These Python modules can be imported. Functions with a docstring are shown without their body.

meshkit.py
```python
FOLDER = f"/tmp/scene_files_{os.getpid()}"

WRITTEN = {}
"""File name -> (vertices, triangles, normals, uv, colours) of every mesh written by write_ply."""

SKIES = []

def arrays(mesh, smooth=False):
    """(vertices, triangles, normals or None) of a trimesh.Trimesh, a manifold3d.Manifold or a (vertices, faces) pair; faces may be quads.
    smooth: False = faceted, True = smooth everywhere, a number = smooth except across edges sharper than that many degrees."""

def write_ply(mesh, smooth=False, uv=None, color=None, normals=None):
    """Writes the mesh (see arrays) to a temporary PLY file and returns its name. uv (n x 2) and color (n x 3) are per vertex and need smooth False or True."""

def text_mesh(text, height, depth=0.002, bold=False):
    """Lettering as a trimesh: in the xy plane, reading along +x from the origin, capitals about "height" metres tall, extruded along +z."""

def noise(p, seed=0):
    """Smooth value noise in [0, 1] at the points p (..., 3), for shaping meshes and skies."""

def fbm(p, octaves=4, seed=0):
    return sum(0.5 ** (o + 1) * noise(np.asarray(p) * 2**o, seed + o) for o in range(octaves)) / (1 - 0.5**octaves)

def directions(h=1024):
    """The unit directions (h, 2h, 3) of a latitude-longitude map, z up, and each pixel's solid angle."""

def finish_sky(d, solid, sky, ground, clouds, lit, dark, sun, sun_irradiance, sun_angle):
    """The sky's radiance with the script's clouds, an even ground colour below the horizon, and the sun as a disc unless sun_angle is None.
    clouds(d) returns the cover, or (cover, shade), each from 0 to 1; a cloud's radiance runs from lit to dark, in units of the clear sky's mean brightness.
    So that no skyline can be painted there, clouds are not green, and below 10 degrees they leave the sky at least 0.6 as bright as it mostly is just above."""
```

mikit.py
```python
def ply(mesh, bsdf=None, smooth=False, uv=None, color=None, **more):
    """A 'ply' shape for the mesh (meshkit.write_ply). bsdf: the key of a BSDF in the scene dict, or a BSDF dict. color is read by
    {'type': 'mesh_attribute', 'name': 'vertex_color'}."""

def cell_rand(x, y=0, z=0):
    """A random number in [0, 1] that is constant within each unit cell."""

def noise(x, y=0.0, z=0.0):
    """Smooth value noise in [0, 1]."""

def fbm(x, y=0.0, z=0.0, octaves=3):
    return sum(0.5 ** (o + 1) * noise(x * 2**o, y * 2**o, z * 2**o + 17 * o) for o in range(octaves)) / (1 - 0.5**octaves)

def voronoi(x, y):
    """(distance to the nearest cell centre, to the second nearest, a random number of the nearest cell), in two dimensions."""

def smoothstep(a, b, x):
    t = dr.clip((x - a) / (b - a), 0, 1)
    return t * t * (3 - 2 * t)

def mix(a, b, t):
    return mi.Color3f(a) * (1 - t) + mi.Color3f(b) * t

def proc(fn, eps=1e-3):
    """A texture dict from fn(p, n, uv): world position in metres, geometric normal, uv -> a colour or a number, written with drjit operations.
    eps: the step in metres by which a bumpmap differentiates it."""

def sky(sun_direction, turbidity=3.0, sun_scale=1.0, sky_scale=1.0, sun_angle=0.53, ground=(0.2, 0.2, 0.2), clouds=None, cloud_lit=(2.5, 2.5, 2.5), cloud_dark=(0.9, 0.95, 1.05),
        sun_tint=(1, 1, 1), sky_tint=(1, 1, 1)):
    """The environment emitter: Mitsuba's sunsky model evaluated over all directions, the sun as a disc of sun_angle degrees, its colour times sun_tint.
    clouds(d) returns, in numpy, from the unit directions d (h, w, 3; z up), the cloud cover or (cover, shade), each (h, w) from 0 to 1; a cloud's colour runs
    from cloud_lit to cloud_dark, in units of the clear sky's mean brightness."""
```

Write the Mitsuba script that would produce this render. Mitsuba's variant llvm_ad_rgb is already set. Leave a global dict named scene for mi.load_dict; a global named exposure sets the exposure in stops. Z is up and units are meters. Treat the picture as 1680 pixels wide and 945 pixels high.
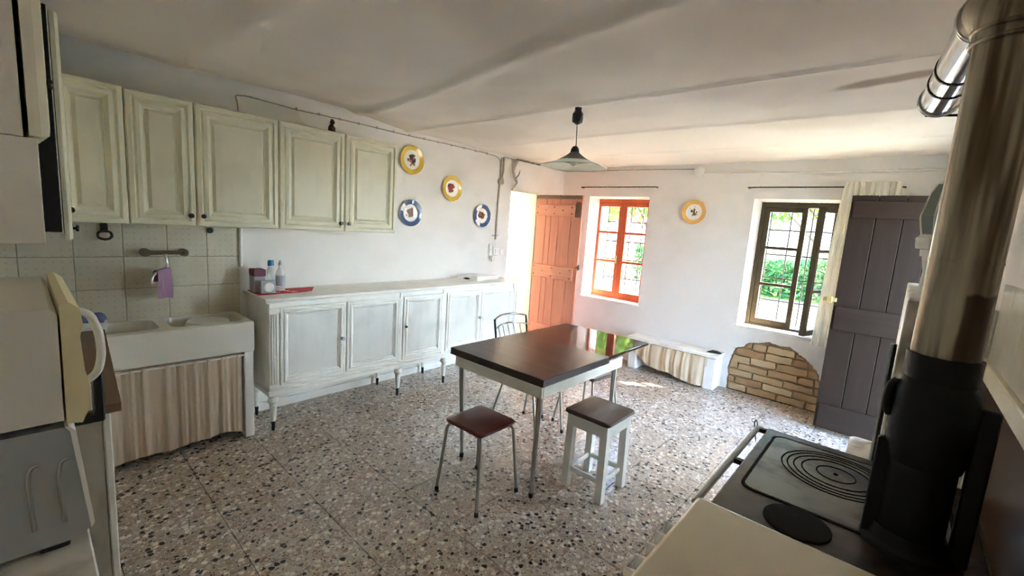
import math, random
import numpy as np
import trimesh, shapely
from shapely.geometry import Polygon
import manifold3d as m3
import drjit as dr
import mitsuba as mi
import mikit, meshkit
from mikit import noise, fbm, voronoi, smoothstep, mix, proc, cell_rand

T = mi.ScalarTransform4f
random.seed(7); rng = np.random.default_rng(7)
scene, labels = {}, {}

# ------------------------------------------------------------------ camera, sky, sun, exposure
CAM = np.array([3.61043657, 0.02537163, 1.58737661])
YAW, PITCH, ROLL, FPX = math.radians(41.4156429), math.radians(-8.18936196), math.radians(3.94333231), 722.0131
def camera():
    f = np.array([-math.sin(YAW) * math.cos(PITCH), math.cos(YAW) * math.cos(PITCH), math.sin(PITCH)])
    r = np.array([math.cos(YAW), math.sin(YAW), 0]); u = np.cross(r, f)
    c, s = math.cos(ROLL), math.sin(ROLL)
    up = -s * r + c * u
    return {'type': 'perspective', 'fov': math.degrees(2 * math.atan(840 / FPX)), 'fov_axis': 'x', 'near_clip': 0.02,
            'to_world': T().look_at(origin=CAM.tolist(), target=(CAM + f).tolist(), up=up.tolist())}
scene['camera'] = camera()
SUN = np.array([0.72, 0.66, 0.86])
scene['sky'] = mikit.sky(SUN, turbidity=3.0, sun_scale=1.0, sky_scale=2.2, ground=(0.30, 0.30, 0.27), sky_tint=(1.02, 1.0, 0.99), sun_tint=(1.05, 1.0, 0.92))
exposure = 6.0

# ------------------------------------------------------------------ materials
def rgb(r, g, b):
    lin = lambda v: (v / 255 / 12.92) if v <= 10 else ((v / 255 + 0.055) / 1.055) ** 2.4
    return [lin(r), lin(g), lin(b)]
def tex(c): return c if isinstance(c, dict) else {'type': 'rgb', 'value': list(c)}
def mat(name, color, rough=0.5, metallic=0.0, spec=0.5, bump=None, bscale=0.001, **kw):
    d = {'type': 'principled', 'base_color': tex(color), 'roughness': rough, 'metallic': metallic, 'specular': spec, **kw}
    if bump is not None:
        d = {'type': 'bumpmap', 'arbitrary': bump, 'scale': bscale, 'bsdf': d}
    scene[name] = {'type': 'twosided', 'bsdf': d}
    return name

def plaster_fn(base, dirt):
    b, d = rgb(*base), rgb(*dirt)
    def fn(p, n, uv):
        k = fbm(p.x * 1.7 + 3, p.y * 1.7, p.z * 1.7, 4)
        g = fbm(p.x * 9, p.y * 9, p.z * 9, 2)
        low = smoothstep(0.55, 0.05, p.z) * smoothstep(0.35, 0.7, fbm(p.x * 4, p.y * 4, p.z * 5, 3))
        return mix(b, d, dr.clip(smoothstep(0.45, 0.85, k) * 0.4 + (g - 0.5) * 0.15 + low * 0.35, 0, 1))
    return fn
def plaster_bump(p, n, uv): return fbm(p.x * 14, p.y * 14, p.z * 14, 3) * 0.7 + fbm(p.x * 60, p.y * 60, p.z * 60, 2) * 0.15
PB = proc(plaster_bump, 2e-3)
mat('m_wall', proc(plaster_fn((226, 223, 218), (200, 193, 184))), 0.85, spec=0.2, bump=PB, bscale=0.004)
def ceil_fn(p, n, uv):
    k = fbm(p.x * 1.3, p.y * 1.3 + 9, 0.0, 4)
    soot = smoothstep(0.55, 0.0, dr.sqrt(dr.square((p.x - 3.45) / 0.5) + dr.square((p.y - 2.78 - (3.5 - p.x) * 0.25) / 0.10)) - 0.5 + fbm(p.x * 6, p.y * 9, 1.0, 3) * 0.5)
    beam = smoothstep(0.020, 0.004, dr.abs(p.y - 2.5 + 0.012 * (noise(p.x * 2.0, 1.0) - 0.5)))
    return mix(mix(rgb(214, 208, 198), rgb(190, 180, 166), smoothstep(0.4, 0.8, k) * 0.6), rgb(120, 104, 86), dr.clip(soot * 0.75 + beam * 0.15, 0, 1))
mat('m_ceiling', proc(ceil_fn), 0.85, spec=0.2, bump=PB, bscale=0.003)

def terrazzo(p, n, uv):
    wx, wy = p.x + 0.006 * (noise(p.x * 60, p.y * 60) - 0.5), p.y + 0.006 * (noise(p.x * 60 + 7, p.y * 60) - 0.5)
    d1, d2, k = voronoi(wx * 40, wy * 40)
    e1, e2, q = voronoi(wx * 92 + 31, wy * 92)
    tone = cell_rand(dr.floor((p.x - 0.03) / 0.4), dr.floor((p.y + 0.16) / 0.4), 5)
    base = mix(rgb(178, 167, 154), rgb(200, 190, 177), fbm(p.x * 2.2, p.y * 2.2, 0.0, 3))
    base = mix(base, rgb(148, 130, 108), tone * 0.5)
    chip = mix(rgb(46, 42, 42), rgb(226, 219, 208), smoothstep(0.11, 0.12, k))
    chip = dr.select(k > 0.26, mix(rgb(156, 132, 114), rgb(188, 178, 166), smoothstep(0.45, 0.46, k)), chip)
    inside = smoothstep(0.10, 0.16, d2 - d1) * dr.select(k < 0.50, 1.0, 0.0) * smoothstep(0.50, 0.44, d1)
    small = smoothstep(0.12, 0.2, e2 - e1) * dr.select(q < 0.55, 1.0, 0.0) * smoothstep(0.46, 0.38, e1)
    schip = dr.select(q < 0.10, mi.Color3f(rgb(56, 50, 50)), dr.select(q < 0.30, mi.Color3f(rgb(222, 214, 202)), mi.Color3f(rgb(150, 132, 116))))
    c = base * (1 - small) + schip * small
    c = c * (1 - inside) + chip * inside
    worn = smoothstep(0.5, 0.75, fbm(p.x * 1.1 + 4, p.y * 1.1, 0.0, 3))
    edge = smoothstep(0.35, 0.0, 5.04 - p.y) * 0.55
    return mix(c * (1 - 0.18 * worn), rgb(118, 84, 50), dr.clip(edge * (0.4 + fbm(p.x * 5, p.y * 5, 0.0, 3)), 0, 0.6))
def terr_rough(p, n, uv): return 0.16 + 0.16 * fbm(p.x * 3, p.y * 3, 0.0, 3)
mat('m_terrazzo', proc(terrazzo), proc(terr_rough), spec=0.45)
mat('m_grout', rgb(70, 60, 50), 0.9)

def wood_fn(dark, light, axis='z', freq=1.0):
    a, b = rgb(*dark), rgb(*light)
    def fn(p, n, uv):
        x, y, z = p.x, p.y, p.z
        if axis == 'z': u, v, w = x + y, z, x - y
        elif axis == 'y': u, v, w = x + z, y, x - z
        else: u, v, w = y + z, x, y - z
        g = fbm(u * 42 * freq, v * 2.2 * freq, w * 42 * freq, 3)
        k = fbm(u * 6 * freq + 11, v * 0.9 * freq, w * 6, 3)
        return mix(a, b, dr.clip(0.15 + 0.6 * g + 0.45 * (k - 0.35), 0, 1))
    return fn
mat('m_salmon_wood', proc(wood_fn((176, 104, 82), (214, 148, 122))), 0.5)
mat('m_salmon_batten', proc(wood_fn((184, 114, 90), (220, 158, 132), 'x')), 0.5)
mat('m_dark_door', proc(wood_fn((31, 21, 15), (46, 33, 25))), 0.55, spec=0.25)
mat('m_dark_rail', proc(wood_fn((33, 22, 16), (48, 35, 27), 'x')), 0.55, spec=0.25)
mat('m_orange_frame', proc(wood_fn((170, 76, 44), (206, 108, 66))), 0.45)
mat('m_olive_frame', proc(wood_fn((52, 46, 32), (84, 74, 54))), 0.5)
def paint_fn(base, rub):
    a, b = rgb(*base), rgb(*rub)
    def fn(p, n, uv):
        g = fbm((p.x + p.y) * 16, p.z * 5, (p.x - p.y) * 16, 2)
        k = fbm(p.x * 5, p.y * 5, p.z * 5, 3)
        return mix(a, b, dr.clip(smoothstep(0.45, 0.8, g) * 0.14 + smoothstep(0.5, 0.8, k) * 0.3, 0, 1))
    return fn
def brush_bump(p, n, uv): return fbm((p.x + p.y) * 70, p.z * 8, (p.x - p.y) * 70, 2)
BB = proc(brush_bump, 1e-3)
mat('m_cream_paint', proc(paint_fn((222, 218, 196), (196, 190, 164))), 0.45)
mat('m_cream_rub', proc(paint_fn((216, 211, 188), (188, 181, 156))), 0.45)
mat('m_white_paint', proc(paint_fn((226, 224, 216), (186, 182, 172))), 0.42)
mat('m_grey_wash', proc(paint_fn((210, 208, 200), (172, 169, 160))), 0.5)
mat('m_white_enamel', rgb(232, 230, 224), 0.25)
mat('m_porcelain', rgb(214, 210, 198), 0.16, clearcoat=0.4)
def fabric_fn(base, dark):
    a, b = rgb(*base), rgb(*dark)
    def fn(p, n, uv):
        return mix(a, b, 0.3 * fbm(p.x * 90, p.y * 90, p.z * 90, 2) + 0.4 * fbm(p.x * 5, p.y * 5, p.z * 5, 2))
    return fn
mat('m_linen', proc(fabric_fn((196, 178, 156), (184, 166, 144))), 0.95, spec=0.1, sheen=0.3)
mat('m_cream_cloth', proc(fabric_fn((208, 190, 164), (194, 174, 148))), 0.95, spec=0.1, sheen=0.3)
mat('m_lilac_cloth', proc(fabric_fn((168, 134, 158), (128, 96, 122))), 0.95, spec=0.1)
scene['m_sheer'] = {'type': 'principledthin', 'base_color': tex(rgb(244, 240, 230)), 'roughness': 0.8, 'diff_trans': 0.8, 'spec_trans': 0.0}
mat('m_tap', rgb(140, 134, 126), 0.12, metallic=1.0)
mat('m_chrome', rgb(206, 206, 204), 0.10, metallic=1.0)
mat('m_chrome_leg', rgb(176, 174, 170), 0.22, metallic=1.0)
def pipe_fn(p, n, uv):
    k = fbm(p.x * 34, p.y * 34, p.z * 2.2, 3)
    s = fbm(p.x * 60, p.y * 60, p.z * 3.0 + 5, 3)
    c = mix(mix(rgb(172, 164, 144), rgb(96, 82, 62), smoothstep(0.35, 0.65, k)), rgb(78, 58, 42), smoothstep(0.5, 0.75, s) * 0.8)
    rust = smoothstep(1.515, 1.505, p.z + 0.02 * noise(p.x * 60, 3.0)) * smoothstep(3.715, 3.722, p.x + 0.012 * noise(p.z * 30, 1.0))
    return mix(c, rgb(58, 38, 30), rust * 0.85)
mat('m_stove_pipe', proc(pipe_fn), 0.36, metallic=0.8)
mat('m_black_iron', rgb(13, 13, 14), 0.5, spec=0.3)
mat('m_black_plastic', rgb(22, 21, 22), 0.35)
def iron_fn(p, n, uv):
    k = fbm(p.x * 8, p.y * 8, 2.0, 4)
    return mix(rgb(40, 33, 31), rgb(78, 64, 56), smoothstep(0.35, 0.75, k))
def iron_rough(p, n, uv): return 0.22 + 0.28 * fbm(p.x * 7 + 3, p.y * 7, 1.0, 3)
mat('m_stove_iron', proc(iron_fn), proc(iron_rough), metallic=0.35, spec=0.6)
def plate_iron(p, n, uv):
    k = fbm(p.x * 9, p.y * 9, 4.0, 4)
    return mix(rgb(66, 66, 64), rgb(112, 112, 106), smoothstep(0.3, 0.7, k))
mat('m_stove_plate', proc(plate_iron), proc(iron_rough), metallic=0.5, spec=0.6)
mat('m_burnt_iron', rgb(24, 17, 15), 0.75, spec=0.15)
mat('m_cream_enamel', rgb(220, 212, 188), 0.22, clearcoat=0.3)
mat('m_table_top', proc(wood_fn((44, 31, 28), (64, 48, 43), 'x', 0.8)), 0.30, spec=0.35)
mat('m_table_leaf', proc(wood_fn((40, 28, 26), (58, 44, 40), 'x', 0.8)), 0.05, spec=0.6)
mat('m_table_edge', rgb(44, 30, 28), 0.3)
mat('m_mahogany', proc(wood_fn((72, 26, 20), (106, 44, 32), 'y', 0.7)), 0.25)
mat('m_walnut_seat', proc(wood_fn((54, 40, 34), (98, 76, 64), 'y', 0.9)), 0.30)
mat('m_white_wood', rgb(222, 224, 222), 0.4)
def brick_fn(p, n, uv):
    k = fbm(p.x * 12, p.y * 12, p.z * 12, 3)
    h = cell_rand(dr.floor(p.x * 5), dr.floor(p.z * 13), 3)
    return mix(mix(rgb(172, 142, 106), rgb(200, 172, 134), k), rgb(160, 128, 94), h * 0.5)
mat('m_brick', proc(brick_fn), 0.9, spec=0.1, bump=PB, bscale=0.010)
mat('m_brick_dark', proc(lambda p, n, uv: mix(rgb(146, 112, 80), rgb(182, 148, 110), fbm(p.x * 14, p.y * 14, p.z * 14, 3))), 0.9, spec=0.1, bump=PB, bscale=0.010)
mat('m_brick_pale', proc(lambda p, n, uv: mix(rgb(184, 158, 122), rgb(208, 184, 148), fbm(p.x * 14, p.y * 14, p.z * 14, 3))), 0.9, spec=0.1, bump=PB, bscale=0.010)
def mortar_fn(p, n, uv): return mix(rgb(134, 110, 82), rgb(168, 144, 112), fbm(p.x * 16, p.y * 16, p.z * 16, 3))
mat('m_mortar', proc(mortar_fn), 0.95, spec=0.05, bump=PB, bscale=0.008)
def stile_fn(p, n, uv):
    # printed ceramic tile: small blossoms on a regular grid with pale blank bands
    gx, gz = p.y * 28 + p.x * 28, p.z * 28
    d = dr.sqrt(dr.square(gx - dr.floor(gx) - 0.5) + dr.square(gz - dr.floor(gz) - 0.5))
    on = smoothstep(0.20, 0.08, d) * dr.select(cell_rand(dr.floor(gx), dr.floor(gz), 2) < 0.75, 1.0, 0.0)
    b = mix(rgb(206, 200, 182), rgb(190, 184, 164), fbm(p.x * 6, p.y * 6, p.z * 6, 3))
    return mix(b, rgb(150, 138, 116), on * 0.35)
mat('m_sink_tile', proc(stile_fn), 0.22, clearcoat=0.2)
mat('m_tile_grout', rgb(160, 152, 134), 0.9)
mat('m_glaze_tile', proc(lambda p, n, uv: mix(rgb(206, 204, 190), rgb(186, 184, 168), fbm(p.x * 8, p.y * 8, p.z * 8, 3))), 0.10, clearcoat=0.6)
mat('m_brown_metal', rgb(74, 52, 38), 0.22, metallic=0.3)
mat('m_marble', proc(lambda p, n, uv: mix(rgb(214, 208, 196), rgb(160, 152, 142), smoothstep(0.45, 0.8, fbm(p.x * 9, p.y * 9, p.z * 9, 5)))), 0.3)
mat('m_grey_marble', proc(lambda p, n, uv: mix(rgb(122, 116, 106), rgb(168, 162, 150), smoothstep(0.3, 0.8, fbm(p.x * 14, p.y * 14, p.z * 14, 5)))), 0.3)
mat('m_white_plastic', rgb(222, 220, 214), 0.4)
mat('m_cream_plastic', rgb(218, 206, 164), 0.35)
mat('m_micro_side', rgb(206, 202, 190), 0.5)
mat('m_oven_steel', rgb(166, 169, 168), 0.35, metallic=0.3)
mat('m_red', rgb(150, 34, 44), 0.5)
mat('m_red_mat', proc(lambda p, n, uv: mix(rgb(178, 52, 60), rgb(226, 200, 192), smoothstep(0.62, 0.68, fbm(p.x * 14, p.y * 14, 3.0, 2)))), 0.7)
mat('m_plum', rgb(96, 40, 58), 0.5)
mat('m_grey_plastic', rgb(150, 152, 158), 0.4)
mat('m_blue_cap', rgb(30, 110, 160), 0.35)
mat('m_dull_blue', rgb(84, 92, 134), 0.5)
mat('m_brown_board', proc(wood_fn((92, 66, 48), (122, 92, 68), 'x', 0.6)), 0.4)
mat('m_panel_grey', proc(lambda p, n, uv: mix(rgb(176, 170, 154), rgb(136, 128, 112), smoothstep(0.4, 0.75, fbm(p.x * 7, p.y * 9, p.z * 3, 4)))), 0.4)
mat('m_void', rgb(20, 18, 18), 0.8)
mat('m_cabinet_side', proc(lambda p, n, uv: mix(rgb(222, 217, 206), rgb(206, 200, 188), fbm(p.x * 6, p.y * 6, p.z * 6, 3))), 0.55)
mat('m_figurine', rgb(52, 22, 22), 0.4)
mat('m_cable', rgb(168, 156, 144), 0.6)
mat('m_dark_cable', rgb(88, 78, 70), 0.6)
mat('m_iron_bar', rgb(40, 42, 42), 0.5)
mat('m_yellow_brass', rgb(196, 178, 116), 0.35, metallic=0.4)
mat('m_glaze_white', rgb(236, 232, 224), 0.12, clearcoat=0.5)
mat('m_glaze_yellow', proc(lambda p, n, uv: mix(rgb(226, 196, 76), rgb(206, 168, 48), fbm(p.x * 20, p.y * 20, p.z * 20, 3))), 0.12, clearcoat=0.5)
mat('m_glaze_blue', proc(lambda p, n, uv: mix(rgb(66, 96, 146), rgb(40, 62, 104), fbm(p.x * 20, p.y * 20, p.z * 20, 3))), 0.12, clearcoat=0.5)
mat('m_glaze_peach', proc(lambda p, n, uv: mix(rgb(232, 190, 112), rgb(222, 170, 88), fbm(p.x * 20, p.y * 20, p.z * 20, 3))), 0.12, clearcoat=0.5)
mat('m_fruit_dark', rgb(58, 24, 40), 0.3)
mat('m_fruit_red', rgb(150, 50, 44), 0.3)
mat('m_fruit_orange', rgb(196, 120, 70), 0.3)
mat('m_fruit_brown', rgb(110, 70, 44), 0.3)
mat('m_leaf_print', rgb(104, 112, 72), 0.3)
scene['m_pane'] = {'type': 'thindielectric', 'int_ior': 1.5}
scene['m_glass'] = {'type': 'dielectric', 'int_ior': 1.5}
scene['m_bottle'] = {'type': 'principledthin', 'base_color': tex([0.93, 0.95, 0.95]), 'roughness': 0.08, 'spec_trans': 0.85, 'diff_trans': 0.2}
scene['m_shade_glass'] = {'type': 'principledthin', 'base_color': tex(rgb(232, 238, 226)), 'roughness': 0.12, 'spec_trans': 0.25, 'diff_trans': 1.1}
scene['m_smoky_glass'] = {'type': 'principledthin', 'base_color': tex(rgb(120, 118, 108)), 'roughness': 0.12, 'spec_trans': 0.25, 'diff_trans': 0.5}
scene['m_leaf'] = {'type': 'principledthin', 'base_color': {'type': 'mesh_attribute', 'name': 'vertex_color'}, 'roughness': 0.5, 'diff_trans': 0.8, 'spec_trans': 0.0}
mat('m_cypress', rgb(44, 66, 36), 0.9, spec=0.1)
mat('m_bark', proc(lambda p, n, uv: mix(rgb(84, 68, 52), rgb(118, 98, 78), fbm(p.x * 12, p.y * 12, p.z * 4, 3))), 0.9)
def ground_fn(p, n, uv):
    grass = mix(rgb(150, 168, 84), rgb(112, 140, 56), fbm(p.x * 0.8, p.y * 0.8, 0.0, 4))
    gravel = mix(rgb(228, 224, 214), rgb(206, 202, 190), fbm(p.x * 9, p.y * 9, 0.0, 3))
    stone = mix(rgb(150, 146, 132), rgb(122, 124, 104), fbm(p.x * 3, p.y * 3, 0.0, 3))
    w = 0.5 * fbm(p.x, p.y, 0.0, 3)
    near = smoothstep(9.0, 8.8, p.y + w) * smoothstep(-2.0, -1.8, p.x)
    return mix(mix(grass, gravel, smoothstep(15.6, 15.2, p.y + w)), stone, near)
mat('m_lawn', proc(ground_fn), 0.95, spec=0.1)
mat('m_outside_wall', rgb(228, 225, 218), 0.9, spec=0.1)
mat('m_roof', rgb(120, 88, 66), 0.9, spec=0.1)

# ------------------------------------------------------------------ helpers
def num(key):
    if key not in scene and key not in labels: return key
    i = 1
    while f'{key}_{i:03d}' in scene or f'{key}_{i:03d}' in labels: i += 1
    return f'{key}_{i:03d}'
def thing(name, label, cat, group=None):
    key = num(name)
    labels[key] = {'label': label, 'category': cat}
    if group: labels[key]['group'] = group
    return key
def put(name, mesh, m, parent=None, smooth=False, label=None, **kw):
    key = num(f'{parent}__{name}' if parent else name)
    scene[key] = mikit.ply(mesh, m, smooth, **kw)
    if label: labels[key] = {'label': label}
    return key
def one(name, label, cat, mesh, m, smooth=False, group=None, **kw):
    key = num(name)
    labels[key] = {'label': label, 'category': cat}
    if group: labels[key]['group'] = group
    scene[key] = mikit.ply(mesh, m, smooth, **kw)
    return key
def struct(name, mesh, m, smooth=False, label=None):
    scene[name] = mikit.ply(mesh, m, smooth)
    labels[name] = {'kind': 'structure'}
    if label: labels[name]['label'] = label
    return name
def cat(*ms):
    out = []
    for m in ms: out += m if isinstance(m, list) else [m]
    return trimesh.util.concatenate(out)
def xf(mesh, M):
    m = mesh.copy(); m.apply_transform(M); return m
def mv(mesh, x=0, y=0, z=0): return xf(mesh, trimesh.transformations.translation_matrix([x, y, z]))
def rot(mesh, deg, axis=(0, 0, 1), at=(0, 0, 0)): return xf(mesh, trimesh.transformations.rotation_matrix(math.radians(deg), axis, at))
def bx(x0, x1, y0, y1, z0, z1, b=0.003):
    x0, x1 = min(x0, x1), max(x0, x1); y0, y1 = min(y0, y1), max(y0, y1); z0, z1 = min(z0, z1), max(z0, z1)
    b = min(b, (x1 - x0) * .45, (y1 - y0) * .45, (z1 - z0) * .45)
    if b <= 0:
        return trimesh.creation.box(bounds=[[x0, y0, z0], [x1, y1, z1]])
    pts = []
    for sx in (0, 1):
        for sy in (0, 1):
            for sz in (0, 1):
                c = [(x0, x1)[sx], (y0, y1)[sy], (z0, z1)[sz]]
                d = [b if s == 0 else -b for s in (sx, sy, sz)]
                for k in range(3):
                    q = [c[i] + (d[i] if i != k else 0) for i in range(3)]
                    pts.append(q)
    return trimesh.convex.convex_hull(np.array(pts))
def hull(pts): return trimesh.convex.convex_hull(np.array(pts, float))
def rbox(x0, x1, y0, y1, z0, z1, r, seg=3):
    c = np.array([[x, y, z] for x in (x0 + r, x1 - r) for y in (y0 + r, y1 - r) for z in (z0 + r, z1 - r)])
    s = trimesh.creation.uv_sphere(r, count=[2 * seg + 2, 4 * seg]).vertices
    return hull((c[:, None] + s[None]).reshape(-1, 3))
def frame_of(t):
    a = np.array([0, 0, 1.0]) if abs(t[2]) < .9 else np.array([1.0, 0, 0])
    u = np.cross(t, a); u /= np.linalg.norm(u); return u, np.cross(t, u)
def fillet(pts, r, n=6):
    pts = [np.array(p, float) for p in pts]; out = [pts[0]]
    for a, b, c in zip(pts, pts[1:], pts[2:]):
        d1, d2 = a - b, c - b; l1, l2 = np.linalg.norm(d1), np.linalg.norm(d2)
        k = min(r, l1 * .49, l2 * .49); p, q = b + d1 / l1 * k, b + d2 / l2 * k
        for t in np.linspace(0, 1, n): out.append((1 - t) ** 2 * p + 2 * t * (1 - t) * b + t * t * q)
    out.append(pts[-1]); return np.array(out)
def tube(pts, r, sides=12, fil=0, n=6):
    p = fillet(pts, fil, n) if fil else np.array(pts, float)
    keep = [0] + [i for i in range(1, len(p)) if np.linalg.norm(p[i] - p[i - 1]) > 1e-6]; p = p[keep]
    rr = np.broadcast_to(r, (len(p),)) if np.ndim(r) == 0 else np.interp(np.linspace(0, 1, len(p)), np.linspace(0, 1, len(r)), r)
    t = np.gradient(p, axis=0); t /= np.linalg.norm(t, axis=1, keepdims=True)
    u, v = frame_of(t[0]); V = []
    ang = np.arange(sides) * 2 * np.pi / sides
    for i in range(len(p)):
        if i:
            u = u - t[i] * (u @ t[i]); u /= np.linalg.norm(u); v = np.cross(t[i], u)
        V.append(p[i] + rr[i] * (np.cos(ang)[:, None] * u + np.sin(ang)[:, None] * v))
    V = np.array(V).reshape(-1, 3); F = []
    for i in range(len(p) - 1):
        for j in range(sides):
            a, b = i * sides + j, i * sides + (j + 1) % sides
            F += [[a, b, b + sides], [a, b + sides, a + sides]]
    n0 = len(V); V = np.vstack([V, p[0], p[-1]])
    for j in range(sides):
        F.append([n0, (j + 1) % sides, j]); k = (len(p) - 1) * sides
        F.append([n0 + 1, k + j, k + (j + 1) % sides])
    m = trimesh.Trimesh(V, F, process=False); m.fix_normals(); return m
def lathe(prof, n=32, at=(0, 0, 0)):
    m = trimesh.creation.revolve(np.array(prof, float), sections=n); m.fix_normals(); return mv(m, *at)
def align(mesh, origin, xa, ya, za):
    M = np.eye(4); M[:3, 0], M[:3, 1], M[:3, 2], M[:3, 3] = xa, ya, za, origin
    return xf(mesh, M)
def extr(poly, d): return trimesh.creation.extrude_polygon(poly, d, engine='earcut')
def man(mesh):
    return m3.Manifold(m3.Mesh(np.array(mesh.vertices, np.float32), np.array(mesh.faces, np.uint32)))
def unman(m):
    q = m.to_mesh(); return trimesh.Trimesh(q.vert_properties[:, :3], q.tri_verts, process=False)
def cut(a, *bs):
    m = man(a)
    for b in bs: m = m - man(b)
    return unman(m)
def rings(w, h, prof, back=0.0):
    """A panel in local xy (0..w, 0..h): rectangles inset by prof[i][0] at height prof[i][1], joined and closed, with a flat back at z=back."""
    V, F = [], []
    allp = [(0, back)] + list(prof)
    for i, z in allp: V += [[i, i, z], [w - i, i, z], [w - i, h - i, z], [i, h - i, z]]
    for k in range(len(allp) - 1):
        for j in range(4):
            a, b = 4 * k + j, 4 * k + (j + 1) % 4
            F += [[a, b, b + 4], [a, b + 4, a + 4]]
    k = 4 * (len(allp) - 1)
    F += [[k, k + 1, k + 2], [k, k + 2, k + 3], [0, 2, 1], [0, 3, 2]]
    return trimesh.Trimesh(V, F, process=False)
def frame_only(w, h, prof, back=0.0):
    """rings() with the middle left open down to its back."""
    V, F = [], []
    i_last = prof[-1][0]
    allp = [(0, back)] + list(prof) + [(i_last, back)]
    for i, z in allp: V += [[i, i, z], [w - i, i, z], [w - i, h - i, z], [i, h - i, z]]
    n = len(allp)
    for k in range(n):
        for j in range(4):
            a, b = 4 * k + j, 4 * k + (j + 1) % 4
            k2 = (k + 1) % n
            a2, b2 = 4 * k2 + j, 4 * k2 + (j + 1) % 4
            F += [[a, b, b2], [a, b2, a2]]
    return trimesh.Trimesh(V, F, process=False)
EX, EY, EZ = np.eye(3)
def onL(mesh, x, y, z): return align(mesh, (x, y, z), EY, EZ, EX)          # local x along +y, y up, z out of the left wall
def onF(mesh, x, y, z): return align(mesh, (x, y, z), EX, EZ, -EY)         # local z out of the far wall (towards -y)
def knob(r=0.014, d=0.026):
    return lathe([(0, 0), (r * .9, 0), (r * .9, .003), (r * .4, .006), (r * .4, d * .5), (r * .95, d * .65), (r, d * .82), (r * .7, d), (0, d)], 16)
def noisy(mesh, amp, freq, seed=0):
    m = mesh.copy(); v = m.vertices
    d = np.stack([meshkit.fbm(v * freq + 31 * k, 3, seed + k) - .5 for k in range(3)], 1)
    m.vertices = v + amp * 2 * d; return m
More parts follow.
